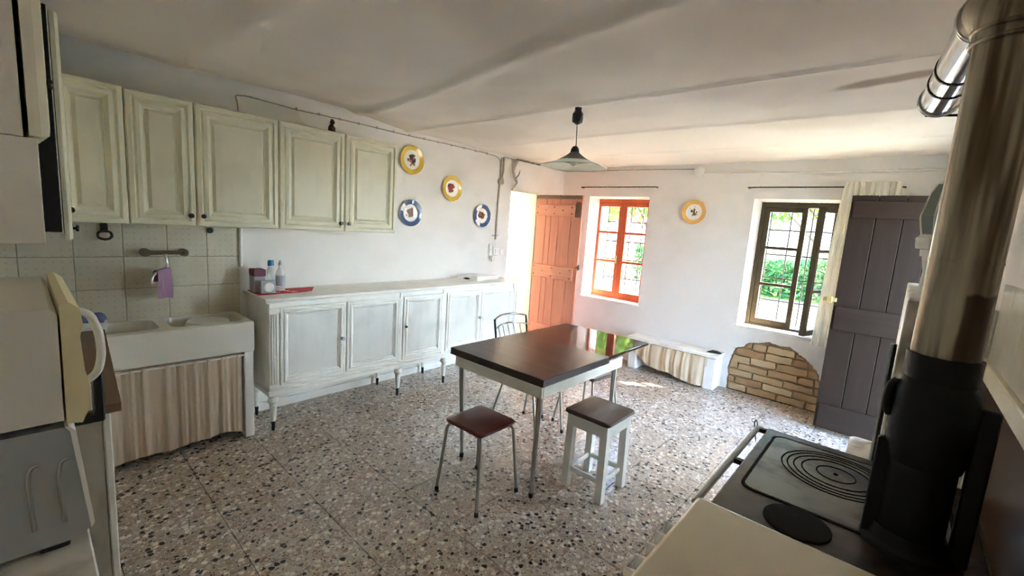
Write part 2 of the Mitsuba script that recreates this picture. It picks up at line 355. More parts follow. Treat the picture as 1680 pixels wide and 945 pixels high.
def drape(p0, p1, z_top, z_bot, folds, amp, out, nx=140, nz=26, seed=0, hem=None, swell=0.0, gather=0.5):
    """A hanging cloth from p0 to p1 (xy): pleats of amplitude amp along 'out', a little thickness."""
    p0, p1, out = np.array(p0, float), np.array(p1, float), np.array(out, float)
    r = np.random.default_rng(seed); s = np.linspace(0, 1, nx); t = np.linspace(0, 1, nz)
    ph = np.cumsum(0.6 + 0.8 * r.random(folds + 2)); ph = np.interp(s, np.linspace(0, 1, folds + 2), ph) * 2 * np.pi * .95
    wav = np.sin(ph) * 0.7 + 0.3 * np.sin(2.3 * ph + 1)
    am = np.interp(s, np.linspace(0, 1, 9), 0.55 + 0.75 * r.random(9))
    V = []
    for side in (0, 1):
        for tt in t:
            zb = np.full(nx, z_bot) if hem is None else np.interp(s, np.linspace(0, 1, len(hem)), hem)
            z = z_top + (zb - z_top) * tt + 0.004 * wav * tt
            o = amp * am * wav * (gather + (1 - gather) * tt) + swell * np.sin(np.pi * min(tt * 1.1, 1)) * np.sin(np.pi * s)
            fine = 0.10 * amp * np.sin(ph * 3.1 + 2 * tt) * (1 - tt)
            xy = p0 + (p1 - p0) * s[:, None] + out * (o + fine - side * 0.003)[:, None]
            V.append(np.column_stack([xy, z]))
    V = np.array(V).reshape(-1, 3); F = []; N = nx * nz
    for i in range(nz - 1):
        for j in range(nx - 1):
            a = i * nx + j
            F += [[a, a + 1, a + nx + 1], [a, a + nx + 1, a + nx]]
            F += [[N + a, N + a + nx + 1, N + a + 1], [N + a, N + a + nx, N + a + nx + 1]]
    def seam(ids):
        for a, b in zip(ids, ids[1:]): F.extend([[a, N + a, N + b], [a, N + b, b]])
    seam(list(range(nx))); seam([(nz - 1) * nx + j for j in range(nx)]); seam([i * nx for i in range(nz)]); seam([i * nx + nx - 1 for i in range(nz)])
    m = trimesh.Trimesh(V, F, process=False); m.fix_normals(); return m

# ------------------------------------------------------------------ room shell
W, D, Y0, H = 3.87, 5.04, -0.30, 2.36       # right wall x, far wall y, near wall y, ceiling
TOP = 2.62
# far wall with two flared window openings and the shallow hole of fallen plaster
def opening(x0, x1, z0, z1, flare=0.035):
    pts = []
    for y, f in ((D - .01, 0), (D + .20, flare)):
        pts += [[x0 + f, y, z0 + .01], [x1 - f, y, z0 + .01], [x0 + f, y, z1 - f * .5], [x1 - f, y, z1 - f * .5]]
    outer = bx(x0 + flare, x1 - flare, D + .19, D + .60, z0 + .01, z1 - flare * .5, 0)
    return hull(pts), outer
W1 = (0.43, 1.26, 0.70, 2.02); W2 = (2.377, 3.13, 0.69, 2.013)
patch = [(2.37, -0.1), (2.36, .10), (2.35, .24), (2.37, .36), (2.40, .46), (2.47, .49), (2.52, .54), (2.60, .555), (2.70, .585), (2.80, .57), (2.88, .58), (2.95, .54), (3.02, .50), (3.08, .45), (3.14, .40), (3.17, .30), (3.22, .22), (3.24, .10), (3.25, -0.1)]
pr = np.array(patch); q = []
for a, b in zip(pr, pr[1:]):
    for t in np.linspace(0, 1, 7, endpoint=False): q.append(a + (b - a) * t)
q = np.array(q + [pr[-1]]); q[1:-1] += (rng.random((len(q) - 2, 2)) - .5) * .014
patch_poly = Polygon(q)
recess = align(extr(patch_poly, 0.06), (0, D + 0.045, 0), EX, EZ, -EY)
wall_far = cut(bx(-.45, W + .45, D, D + .45, -.05, TOP, 0), *opening(*W1), *opening(*W2), recess)
struct('wall_far', wall_far, 'm_wall', label='white plastered far wall with two windows and a patch of bare brick')
# bricks laid bare in the patch
mort = align(extr(patch_poly.buffer(.012), 0.004), (0, D + 0.0405, 0), EX, EZ, -EY)
put('mortar', mort, 'm_mortar', 'wall_far', label='sandy mortar behind the bare bricks')
row, zc = 0, 0.004
inner = patch_poly.buffer(-.016)
while zc < .62:
    x = 2.33 - (0.13 if row % 2 else 0) - .03 * rng.random()
    hgt = .062 + .008 * rng.random()
    while x < 3.3:
        L = .22 + .05 * rng.random() if rng.random() > .2 else .12
        bp = shapely.box(x, zc, x + L, zc + hgt).intersection(inner)
        if not bp.is_empty and bp.geom_type == 'Polygon' and bp.area > .0016:
            d = .018 + .018 * rng.random()
            bp = bp.buffer(-.005).buffer(.004).simplify(.002)
            if bp.geom_type == 'Polygon' and not bp.is_empty:
                pc = np.array(shapely.segmentize(bp, .035).exterior.coords)[:-1]; bp = Polygon(pc + (rng.random(pc.shape) - .5) * .008).buffer(0)
            if bp.geom_type == 'Polygon' and not bp.is_empty:
                m1 = extr(bp, d)
                m1.apply_transform(trimesh.transformations.rotation_matrix((rng.random() - .5) * .08, [0, 0, 1], [x, zc, 0]))
                put('brick', align(m1, (0, D + .040, 0), EX, EZ, -EY), ('m_brick', 'm_brick', 'm_brick_dark', 'm_brick_pale')[rng.integers(4)], 'wall_far')
        x += L + .014
    zc += hgt + .013; row += 1
# left wall with the doorway next to the far corner
LD = (3.985, 4.462, 1.985)
wall_left = cut(bx(-.40, 0, Y0 - .4, D, -.05, TOP, 0), bx(-.5, .1, LD[0], LD[1], -.1, LD[2], 0))
struct('wall_left', wall_left, 'm_wall', label='white plastered left wall with cabinets and a doorway')
RD = (3.44, 4.60, 2.12)
wall_right = cut(bx(W, W + .40, Y0 - .4, D, -.05, TOP, 0), bx(W - .1, W + .5, RD[0], RD[1], -.1, RD[2], 0))
struct('wall_right', wall_right, 'm_wall', label='white right wall behind the stove')
wall_near = bx(0, W, Y0 - .40, Y0, -.05, TOP, 0)
struct('wall_near', wall_near, 'm_wall', label='white near wall behind the ovens')
# ceiling: plaster that sags between its beams and rises at the left wall
nx, ny = 130, 180
gx, gy = np.meshgrid(np.linspace(0, W, nx), np.linspace(Y0, D, ny), indexing='ij')
beams = [0.75, 1.81, 2.50, 3.36, 4.25]
z = np.full(gx.shape, H)
for k, yb in enumerate(beams):
    skew = (0.28 * (gx - 1.2) / 1.8 * -1) if k == 1 else 0.0
    dd = gy - yb - skew + .01 * np.sin(gx * 3 + k)
    z -= (0.012, 0.018, 0.012, 0.012, 0.008)[k] * np.exp(-(dd / (.07, .06, .022, .03, .03)[k]) ** 2)
    z += 0.010 * (1 - np.exp(-(dd / .4) ** 2)) * .4
z += 0.065 * np.exp(-(gx / .24) ** 2) * np.clip((2.5 - gy) / .6, 0, 1)
z += 0.012 * (meshkit.fbm(np.stack([gx * 1.5, gy * 1.5, gx * 0], -1), 3, 3) - .5)
idx = np.arange(nx * ny).reshape(nx, ny)
a, b, c_, d_ = idx[:-1, :-1].ravel(), idx[1:, :-1].ravel(), idx[1:, 1:].ravel(), idx[:-1, 1:].ravel()
ceil = trimesh.Trimesh(np.stack([gx, gy, z], -1).reshape(-1, 3), np.vstack([np.column_stack([a, c_, b]), np.column_stack([a, d_, c_])]), process=False)
struct('ceiling', ceil, 'm_ceiling', True, label='uneven plaster ceiling with faint beam lines')
put('slab', bx(-.4, W + .4, Y0 - .4, D + .45, 2.47, TOP, 0), 'm_wall', 'ceiling')
# floor of terrazzo tiles
struct('floor', bx(-.4, W + .4, Y0 - .4, D + .45, -.06, -.0035, 0), 'm_grout', label='terrazzo tile floor')
xs = [0] + [0.03 + .4 * k for k in range(1, 10)] + [W]
ys = [Y0] + [-.16 + .4 * k for k in range(0, 13)] + [D]
for i in range(len(xs) - 1):
    for j in range(len(ys) - 1):
        x0, x1, y0, y1 = xs[i] + .0012, xs[i + 1] - .0012, ys[j] + .0012, ys[j + 1] - .0012
        dz = (rng.random() - .5) * .0008
        V = [[x0, y0, -.003], [x1, y0, -.003], [x1, y1, -.003], [x0, y1, -.003], [x0 + .0015, y0 + .0015, dz], [x1 - .0015, y0 + .0015, dz], [x1 - .0015, y1 - .0015, dz], [x0 + .0015, y1 - .0015, dz]]
        F = [[4, 5, 6], [4, 6, 7]] + [t for k in range(4) for t in ([k, (k + 1) % 4, (k + 1) % 4 + 4], [k, (k + 1) % 4 + 4, k + 4])]
        put('tile', trimesh.Trimesh(V, F, process=False), 'm_terrazzo', 'floor')
struct('floor_hall', bx(-2.6, -.0, 3.2, 6.2, -.08, -.008, 0), 'm_terrazzo')
# low skirting along the far wall and left wall
struct('baseboard_left', cat(bx(0, .012, 1.06, 3.97, 0, .07), ), 'm_wall')

# ------------------------------------------------------------------ windows
def sash(parent, w, h, muntins, m, place, stile=.048, depth=.045, handle=None):
    """A casement sash: stiles and rails, muntins, one pane per light. place maps local x (across), y (up), z (towards the room)."""
    s = num(f'{parent}__sash')
    scene[s] = mikit.ply(place(cat(bx(0, stile, 0, h, -depth / 2, depth / 2), bx(w - stile, w, 0, h, -depth / 2, depth / 2), bx(stile, w - stile, 0, stile * 1.15, -depth / 2, depth / 2), bx(stile, w - stile, h - stile, h, -depth / 2, depth / 2))), m)
    cuts = [stile * 1.15] + muntins + [h - stile]
    for mz in muntins: put('muntin', place(bx(stile, w - stile, mz - .014, mz + .014, -.016, .016)), m, s)
    for a, b in zip(cuts, cuts[1:]):
        put('pane', place(trimesh.Trimesh([[stile, a, 0], [w - stile, a, 0], [w - stile, b, 0], [stile, b, 0]], [[0, 1, 2], [0, 2, 3]], process=False)), 'm_pane', s)
    if handle: put('handle', place(handle), 'm_yellow_brass', s)
    return s
YF = D + .225
struct('window_1', cat(bx(.40, .445, YF - .03, YF + .03, .70, 2.0), bx(1.205, 1.245, YF - .03, YF + .03, .70, 2.0), bx(.44, 1.21, YF - .03, YF + .03, 1.962, 2.005), bx(.44, 1.21, YF - .03, YF + .03, .70, .738)), 'm_orange_frame', label='window with orange wooden casements and white sky light')
hA = bx(.325, .345, .38, .46, .02, .034)
for x0, w in ((.446, .374), (.826, .378)):
    sash('window_1', w, 1.222, [.46, .835], 'm_orange_frame', (lambda x0: lambda m: onF(m, x0, YF, .739))(x0), .052, handle=None if x0 > .5 else bx(.345, .36, .44, .54, .024, .045))
struct('window_2', cat(bx(2.405, 2.45, YF - .03, YF + .03, .69, 2.0), bx(3.06, 3.10, YF - .03, YF + .03, .69, 2.0), bx(2.44, 3.07, YF - .03, YF + .03, 1.945, 1.995), bx(2.44, 3.07, YF - .03, YF + .03, .69, .725)), 'm_olive_frame', label='window with dark olive casements, right one open')
sash('window_2', .375, 1.218, [.425, .805], 'm_olive_frame', lambda m: onF(m, 2.451, YF, .726), .046)
th = math.radians(70)
def open_sash(m):      # hinged at the right jamb, swung into the room
    xa = np.array([math.cos(th), math.sin(th), 0]); za = np.array([math.sin(th), -math.cos(th), 0])
    o = np.array([3.085, YF - .035, .73]) - .33 * xa
    return align(m, o, xa, EZ, za)
sash('window_2', .33, 1.21, [.425, .805], 'm_olive_frame', open_sash, .046)
# sills
for n, (x0, x1, z0, z1) in (('trim_1', W1), ('trim_2', W2)):
    struct(n, bx(x0 - .005, x1 + .005, D - .012, D + .19, z0 - .012, z0 + .016, .004), 'm_wall')
# iron grilles outside
def grille(x0, x1, z0, z1, nb, levels, label):
    g = thing('window_grille', label, 'window grille', 'iron grilles outside the windows')
    for k in range(nb):
        x = x0 + (x1 - x0) * (k + .5) / nb
        put('bar', tube([(x, D + .40, z0), (x, D + .40, z1)], .006, 8), 'm_iron_bar', g)
    for zl in levels: put('crossbar', bx(x0, x1, D + .388, D + .394, zl - .006, zl + .006, 0), 'm_iron_bar', g)
grille(.43, 1.26, .70, 2.0, 5, (.97, 1.22, 1.46, 1.72), 'black iron bars outside the orange window')
grille(2.38, 3.13, .70, 2.0, 4, (.97, 1.21, 1.46, 1.72), 'black iron bars outside the olive window')
# curtain rods and curtain
def rod(x0, x1, z, label):
    r = thing('curtain_rod', label, 'curtain rod', 'curtain rods on the far wall')
    put('rail', tube([(x0, D - .002, z - .004), (x0, D - .06, z - .004), (x0, D - .06, z), (x1, D - .06, z), (x1, D - .002, z)], .006, 8, .012, 4), 'm_iron_bar', r)
    return r
rod(.33, 1.34, 2.13, 'thin dark curtain rod above the orange window')
rod(2.325, 3.52, 2.12, 'thin dark curtain rod holding the white curtain')
c1 = drape((3.12, D - .095), (3.50, D - .095), 2.16, .66, 9, .020, (0, -1), 120, 30, 5, gather=.75)
c1.vertices[:, 0] = np.where(c1.vertices[:, 0] < 3.2, c1.vertices[:, 0] - .06 * np.clip((2.16 - c1.vertices[:, 2]) / 1.5, 0, 1) ** .5 * (3.2 - c1.vertices[:, 0]) / .08, c1.vertices[:, 0])
one('curtain', 'white gathered curtain hanging beside the olive window behind the dark door', 'curtain', c1, 'm_sheer', True)

# ------------------------------------------------------------------ doors
# left doorway: frame, salmon plank leaf standing open
struct('trim_3', cat(bx(-.03, .012, LD[1] - .004, LD[1] + .03, 0, LD[2] + .03), bx(-.03, .012, LD[0] - .0, LD[1] + .03, LD[2] - .004, LD[2] + .028)), 'm_cream_paint')
struct('door_1', bx(.02, .035, 4.497, 4.515, .03, 1.98, .002), 'm_iron_bar', label='salmon coloured plank door standing open in the far corner')
jx = [.02, .175, .255, .375, .555, .70]
for a, b in zip(jx, jx[1:]): put('plank', bx(a + .0012, b - .0012, 4.470, 4.505, .03, 1.98, .003), 'm_salmon_wood', 'door_1')
for z0, z1, x1 in ((1.73, 1.865, .615), (.955, 1.115, .655), (.20, .345, .655)):
    bt = put('batten', bx(.028, x1, 4.445, 4.470, z0, z1, .004), 'm_salmon_batten', 'door_1')
    for k, xx in enumerate(np.linspace(.06, x1 - .04, 5)):
        for zz in ((z0 + .03, z1 - .03) if k % 2 == 0 else ((z0 + z1) / 2,)):
            put('nail', align(lathe([(0, 0), (.008, 0), (.006, .004), (0, .005)], 8), (xx, 4.445, zz), EX, EZ, -EY), 'm_dark_door', bt)
put('head_strip', bx(.022, .70, 4.462, 4.470, 1.935, 1.98, .002), 'm_brown_board', 'door_1')
put('strap', bx(.622, .695, 4.458, 4.470, 1.72, 1.90, .003), 'm_brown_board', 'door_1')
put('latch', cat(bx(.705, .725, 4.468, 4.49, 1.10, 1.16), tube([(.69, 4.46, 1.13), (.735, 4.46, 1.13)], .006, 8)), 'm_iron_bar', 'door_1')
# right doorway: dark leaf standing open parallel to the far wall
struct('door_2', bx(3.80, 3.862, 4.606, 4.63, .06, 1.96, .002), 'm_iron_bar', label='dark brown plank door standing open before the curtain')
jx = [3.212, 3.385, 3.55, 3.71, 3.862]
for a, b in zip(jx, jx[1:]): put('plank', bx(a + .0014, b - .0014, 4.565, 4.605, .03, 2.01, .004), 'm_dark_door', 'door_2')
for z0, z1 in ((1.83, 1.965), (.90, 1.10), (.045, .25)): put('rail', bx(3.232, 3.855, 4.545, 4.566, z0, z1, .005), 'm_dark_rail', 'door_2')
put('backing', bx(3.216, 3.858, 4.6052, 4.612, .04, 2.0, .001), 'm_void', 'door_2')
put('latch', cat(bx(3.135, 3.23, 4.56, 4.576, 1.13, 1.165), bx(3.16, 3.20, 4.545, 4.56, 1.12, 1.175)), 'm_yellow_brass', 'door_2', label='pale brass bolt at the door edge')

# ------------------------------------------------------------------ wall tiles at the sink
put('grout', bx(0, .004, Y0, 1.094, .80, 1.439, 0), 'm_tile_grout', 'wall_left')
ty = [-.30, -.205, .015, .235, .455, .675, .895, 1.095]; tz = [.80, 1.025, 1.225, 1.44]
for a, b in zip(ty, ty[1:]):
    for c0, d0 in zip(tz, tz[1:]):
        put('tile', bx(.0, .008, a + .002, b - .002, c0 + .002, d0 - .002, .0015), 'm_sink_tile', 'wall_left')

# ------------------------------------------------------------------ upper cabinets
UZ0, UZ1, UX = 1.448, 2.174, .34
DOORP = [(0, .014), (.006, .024), (.026, .026), (.034, .014), (.044, .022), (.062, .024), (.080, .006), (.086, .005), (.102, .015), (.112, .015)]
def panel_door(parent, w, h, m, m2, place, knob_at, prof=DOORP, kn=True, kname='knob'):
    fr = prof[:8]
    d = num(f'{parent}__door')
    scene[d] = mikit.ply(place(frame_only(w, h, fr)), m)
    i = prof[7][0]
    pl = rings(w - 2 * i, h - 2 * i, [(0, prof[7][1] - .004), (prof[8][0] - i, prof[8][1]), (prof[9][0] - i, prof[9][1])])
    put('panel', place(mv(pl, i, i, 0)), m2, d)
    if kn: put(kname, place(mv(knob(), knob_at[0], knob_at[1], .020)), 'm_black_plastic', d, 30)
    return d
def wall_cabinet(y0, y1, doors, label):
    c = thing('wall_cabinet', label, 'cabinet', 'cream wall cabinets above the sink')
    put('body', bx(.004, UX - .022, y0 + .001, y1 - .001, UZ0, UZ1, .002), 'm_cream_rub', c)
    for a, b, k in doors:
        w = b - a - .006
        panel_door(c, w, UZ1 - UZ0 + .006, 'm_cream_paint', 'm_cream_rub', lambda m, a=a: onL(m, UX - .022, a + .003, UZ0 - .003), ((w - .028) if k else .028, .062))
    return c
# corner unit: its door stands a little ajar, hinged on the right
cc = thing('wall_cabinet', 'cream wall cabinet in the dark left corner, door slightly ajar', 'cabinet', 'cream wall cabinets above the sink')
put('body', bx(.004, UX - .022, -.10, .449, UZ0, UZ1, .002), 'm_cream_rub', cc)
def ajar(m):
    aa = math.radians(7); ya = np.array([math.sin(aa) * -1, math.cos(aa), 0]); za = np.array([math.cos(aa), math.sin(aa), 0])
    o = np.array([UX - .018, .447, UZ0 - .003]) - ya * .29
    return align(m, o, ya, EZ, za)
panel_door(cc, .29, UZ1 - UZ0 + .012, 'm_cream_paint', 'm_cream_rub', ajar, (.055, .062))
wall_cabinet(.451, .769, [(.451, .769, 1)], 'narrow cream wall cabinet above the wall tap')
wall_cabinet(.769, 1.246, [(.769, 1.246, 0)], 'wide single door cream wall cabinet below the loop of cable')
wall_cabinet(1.246, 2.184, [(1.246, 1.722, 1), (1.722, 2.184, 0)], 'double door cream wall cabinet with the cat figurine on top')
# cat figurine
def cat_fig():
    m = man(trimesh.creation.icosphere(2, .024)) .scale((1.0, 1.0, 1.5)).translate((0, 0, .034))
    m = m + man(trimesh.creation.icosphere(2, .017)).translate((0, .008, .082))
    for s in (-1, 1): m = m + man(trimesh.creation.cone(.007, .016, sections=10)).translate((s * .009, .008, .094))
    m = m + man(trimesh.creation.icosphere(2, .008)).translate((0, .024, .080))
    m = m + man(tube([(0, -.015, .008), (.02, -.032, .008), (.03, -.045, .012), (.026, -.055, .02)], [.007, .006, .004], 8))
    for s in (-1, 1): m = m + man(tube([(s * .011, .016, .045), (s * .011, .02, .003)], [.008, .007], 8))
    return unman(m)
one('cat_figurine', 'small dark red cat figurine sitting on the wall cabinets', 'figurine', mv(rot(cat_fig(), -70), .24, 1.66, UZ1 + .001), 'm_figurine', 40)
# things under the cabinets
hk = thing('towel_ring', 'black towel ring under the corner wall cabinet', 'towel ring')
put('bracket', bx(.0085, .03, .355, .390, 1.375, 1.43, .004), 'm_black_plastic', hk)
put('ring', tube([(.03 + .012, .373 + .032 * math.sin(t), 1.36 + .026 * math.cos(t)) for t in np.linspace(0, 2 * np.pi, 25)], .007, 10), 'm_black_plastic', hk, True)
one('wall_hook', 'round black hook on the tiles below the wide wall cabinet', 'hook', align(lathe([(0, 0), (.014, 0), (.014, .012), (.020, .018), (.018, .026), (0, .028)], 18), (.0085, .912, 1.405), EY, EZ, EX), 'm_black_plastic', 30)
one('conduit_pipe', 'short white conduit at the edge of the sink tiles', 'conduit', tube([(.022, 1.10, 1.44), (.022, 1.10, 1.17), (.012, 1.098, 1.15)], .011, 12, .02), 'm_white_plastic', True)

# ------------------------------------------------------------------ tap with cloth
tp = thing('tap', 'chrome two handle wall tap over the sink', 'tap')
TZ = 1.255
put('mixer_body', tube([(.052, .545, TZ), (.052, .765, TZ)], [.013, .015, .015, .013], 14), 'm_tap', tp, 40)
for yy in (.555, .755):
    put('handle', align(lathe([(0, 0), (.026, 0), (.026, .006), (.017, .012), (.017, .03), (.024, .034), (.026, .052), (.021, .062), (0, .064)], 16), (.009, yy, TZ), EY, EZ, EX), 'm_tap', tp, 30)
sp = [(.055, .655, TZ - .01), (.062, .66, TZ - .075), (.075, .655, TZ - .105), (.13, .62, TZ - .11), (.19, .575, TZ - .115), (.215, .555, TZ - .14), (.215, .553, TZ - .175)]
put('spout', tube(sp, .0085, 12, .03, 5), 'm_chrome', tp, True)
def cloth():
    nu, nv = 34, 22; V = []
    for side in (0, 1):
        for i in range(nu):
            u = i / (nu - 1)
            for j in range(nv):
                v = j / (nv - 1)
                a, b = np.array([.072, .664, TZ - .098]), np.array([.18, .578, TZ - .105])
                p = a + (b - a) * v
                over = (u - .30) * .29
                n = np.array([.62, .78, 0])
                drop = max(0, abs(over) - .011)
                sgn = 1 if over > 0 else -1
                off = .012 * min(1, abs(over) / .011) * sgn + sgn * .010 * math.sin(v * 8 + u * 2) * min(1, drop * 12)
                z = p[2] + (.006 if drop == 0 else 0) - drop * (1 - .12 * v)
                q_ = p + n * (off + side * .002)
                V.append([q_[0] + .02 * drop * (v - .5), q_[1], z])
    N = nu * nv; F = []
    for i in range(nu - 1):
        for j in range(nv - 1):
            a = i * nv + j
            F += [[a, a + nv, a + nv + 1], [a, a + nv + 1, a + 1], [N + a, N + a + nv + 1, N + a + nv], [N + a, N + a + 1, N + a + nv + 1]]
    m = trimesh.Trimesh(V, F, process=False); return m
one('dishcloth', 'lilac cloth draped over the tap spout', 'cloth', cloth(), 'm_lilac_cloth', True)

# ------------------------------------------------------------------ sink
SX, SY0, SY1, SZ0, SZ1 = .402, .05, 1.060, .615, .823
sk = thing('sink', 'wide white ceramic double sink with a linen skirt below', 'sink')
def bowl(y0, y1):
    r = .055
    out = []
    for zz, ins in ((SZ1 + .01, 0), (SZ1 - .02, .004), (SZ1 - .11, .02), (SZ1 - .15, .045)):
        pl = shapely.box(.055 + ins, y0 + ins, SX - .055 - ins, y1 - ins).buffer(-r).buffer(r, quad_segs=5)
        out += [(x, y, zz) for x, y in pl.exterior.coords]
    return hull(out)
basin = cut(rbox(.012, SX, SY0, SY1, SZ0, SZ1, .010, 2), bowl(SY0 + .05, .57), bowl(.62, SY1 - .05))
put('basin', basin, 'm_porcelain', sk, 35)
put('drain', cat(lathe([(0, 0), (.03, 0), (.032, .004), (0, .004)], 18, (.2, .33, SZ1 - .149)), lathe([(0, 0), (.03, 0), (.032, .004), (0, .004)], 18, (.2, .83, SZ1 - .149))), 'm_chrome', sk)
put('pier', bx(.01, .385, 1.0, 1.055, 0, SZ0, .004), 'm_wall', sk)
put('pier', bx(.01, .385, .02, .075, 0, SZ0, .004), 'm_wall', sk)
put('rail', tube([(.375, .075, SZ0 - .025), (.375, 1.0, SZ0 - .025)], .005, 8), 'm_white_plastic', sk)
ct = drape((.375, .09), (.375, .985), SZ0 - .012, .035, 11, .013, (1, 0), 200, 26, 11, hem=[.05, .04, .035, .05, .055, .045, .062, .06, .075, .045])
one('sink_curtain', 'beige linen curtain hanging under the ceramic sink', 'curtain', ct, 'm_linen', True)
bw = thing('basin_bowl', 'white plastic bowl turned over in the right sink basin', 'bowl')
put('shell', lathe([(.0, .060), (.09, .060), (.115, .054), (.125, .03), (.13, 0), (.126, 0), (.12, .03), (.11, .05), (0, .055)], 32, (.205, .84, SZ1 - .060)), 'm_porcelain', bw, 40)
ch = thing('cutlery_holder', 'white plastic cutlery holder at the left rim of the sink', 'holder')
holder = cut(hull([(x, y, z_) for x, y, z_ in ((0.265, .20, .828), (0.385, .20, .828), (0.385, .315, .828), (0.265, .315, .828), (0.255, .19, .91), (0.395, .19, .91), (0.405, .33, .90), (0.255, .33, .91))]), hull([(0.273, .208, .835), (0.377, .208, .835), (0.377, .307, .835), (0.273, .307, .835), (0.261, .196, .93), (0.389, .196, .93), (0.395, .322, .93), (0.261, .322, .93)]))
put('tray', holder, 'm_white_plastic', ch)
one('sponge', 'dark blue scouring sponge in the holder by the sink', 'sponge', noisy(trimesh.creation.icosphere(3, .034), .005, 60).apply_translation([.325, .295, .915]), 'm_dull_blue', True)
one('sponge', 'second blue sponge behind the cream microwave handle', 'sponge', noisy(trimesh.creation.icosphere(3, .028), .005, 60, 3).apply_translation([.33, .232, .91]), 'm_dull_blue', True)

# ------------------------------------------------------------------ sideboard
SB0, SB1, SBX, SBT = 1.110, 3.752, .452, .976
sb = thing('sideboard', 'long whitewashed sideboard with five framed doors on turned legs', 'sideboard')
put('top', cat(bx(.004, SBX, SB0, SB1, SBT - .022, SBT, .005), bx(.004, SBX - .014, SB0 + .012, SB1 - .012, SBT - .036, SBT - .022, .004)), 'm_white_paint', sb)
FX = SBX - .034
put('body', bx(.004, FX, SB0 + .028, SB1 - .028, .300, SBT - .036, .003), 'm_white_paint', sb)
put('base_moulding', cat(bx(.004, FX + .016, SB0 + .020, SB1 - .020, .268, .305, .006), bx(.004, FX + .008, SB0 + .026, SB1 - .026, .305, .322, .005)), 'm_white_paint', sb)
for yy in (SB0 + .028, SB1 - .028 - .065):
    put('pilaster', cat(bx(FX, FX + .018, yy, yy + .065, .322, SBT - .036, .003), bx(FX + .016, FX + .026, yy + .012, yy + .022, .36, .86, .003), bx(FX + .016, FX + .026, yy + .028, yy + .038, .36, .86, .003), bx(FX + .016, FX + .026, yy + .044, yy + .054, .36, .86, .003), bx(FX, FX + .026, yy - .004, yy + .069, .87, .91, .004), bx(FX, FX + .026, yy - .004, yy + .069, .322, .35, .004)), 'm_white_paint', sb)
put('stile', bx(FX, FX + .012, 2.195, 2.222, .322, SBT - .036, .002), 'm_white_paint', sb)
put('stile', bx(FX, FX + .012, 2.668, 2.708, .322, SBT - .036, .002), 'm_white_paint', sb)
SP = [(0, .014), (.005, .018), (.016, .018), (.020, .014), (.030, .022), (.042, .020), (.054, .006), (.060, .003), (.064, .003), (.07, .003)]
sdoors = [(1.210, 1.697, 'knob', .455), (1.706, 2.190, 'keyhole', .03), (2.226, 2.664, 'knob_s', .025), (2.712, 3.166, 'knob', .43), (3.172, 3.655, None, 0)]
for a, b, kind, kx in sdoors:
    w, h = b - a, .906 - .338
    d = panel_door(sb, w, h, 'm_white_paint', 'm_grey_wash', lambda m, a=a: onL(m, FX + .002, a, .338), (0, 0), SP, kn=False)
    if kind == 'knob': put('knob', onL(mv(knob(.016, .03), kx, .285, .02), FX + .002, a, .338), 'm_oven_steel', d, 30)
    if kind == 'knob_s': put('knob', onL(mv(knob(.010, .016), kx, .30, .02), FX + .002, a, .338), 'm_black_iron', d, 30)
    if kind == 'keyhole': put('keyhole', onL(bx(kx - .004, kx + .004, .285, .305, .016, .0195), FX + .002, a, .338), 'm_black_iron', d)
LEG = [(0, 0), (.010, 0), (.011, .004), (.012, .07), (.016, .071), (.017, .075), (.026, .185), (.027, .19), (.020, .192), (.020, .199), (.034, .212), (.039, .225), (.034, .240), (.026, .25), (.034, .256), (.034, .269), (0, .269)]
for yy in (1.175, 2.215, 2.74, 3.69):
    for xx in (.392, .06):
        lg = put('leg', lathe(LEG[4:-1] + [(0, .269)] if False else [(0, .070)] + LEG[4:], 20, (xx, yy, 0)), 'm_white_paint', sb, 35)
        put('foot_cap', lathe([(0, 0), (.010, 0), (.011, .004), (.0135, .07), (0, .07)], 14, (xx, yy, 0)), 'm_black_iron', lg, 35)
# on the sideboard
ST = SBT + .0006
def mat_mesh():
    n = 24; V = []
    for i in range(n):
        for j in range(n):
            u, v = i / (n - 1), j / (n - 1)
            p = np.array([.05, 1.125]) * (1 - u) * (1 - v) + np.array([.295, 1.125]) * u * (1 - v) + np.array([.275, 1.50]) * u * v + np.array([.09, 1.60]) * (1 - u) * v
            zz = .0025 + .022 * max(0, v - .72) ** 1.3 * (0.4 + u) + .004 * math.sin(9 * v + 3 * u) * (v > .5) * (v - .5)
            V.append([p[0], p[1], ST + max(zz, .0022)])
    V = np.array(V); F = []; N = n * n
    V2 = V.copy(); V2[:, 2] -= .002; VV = np.vstack([V, V2])
    for i in range(n - 1):
        for j in range(n - 1):
            a = i * n + j; F += [[a, a + n, a + n + 1], [a, a + n + 1, a + 1], [N + a, N + a + n + 1, N + a + n], [N + a, N + a + 1, N + a + n + 1]]
    b = [i * n for i in range(n)], [i * n + n - 1 for i in range(n)], list(range(n)), [(n - 1) * n + j for j in range(n)]
    for ids in b:
        for p_, q_ in zip(ids, ids[1:]): F += [[p_, q_, N + q_], [p_, N + q_, N + p_]]
    m = trimesh.Trimesh(VV, F, process=False); m.fix_normals(); return m
one('placemat', 'red placemat with pale print at the left end of the sideboard', 'placemat', mat_mesh(), 'm_red_mat')
MT = ST + .0045
bk = thing('lidded_box', 'dark box with plum lid in the corner of the sideboard', 'box')
put('carton', bx(.09, .185, 1.130, 1.205, MT, MT + .115, .003), 'm_grey_plastic', bk)
put('lid', bx(.086, .189, 1.127, 1.208, MT + .115, MT + .165, .004), 'm_plum', bk)
kt = thing('dial_box', 'grey plastic box with a round dial in front of the bottles', 'box')
put('case', rbox(.215, .262, 1.150, 1.248, MT, MT + .092, .006, 2), 'm_grey_plastic', kt, 40)
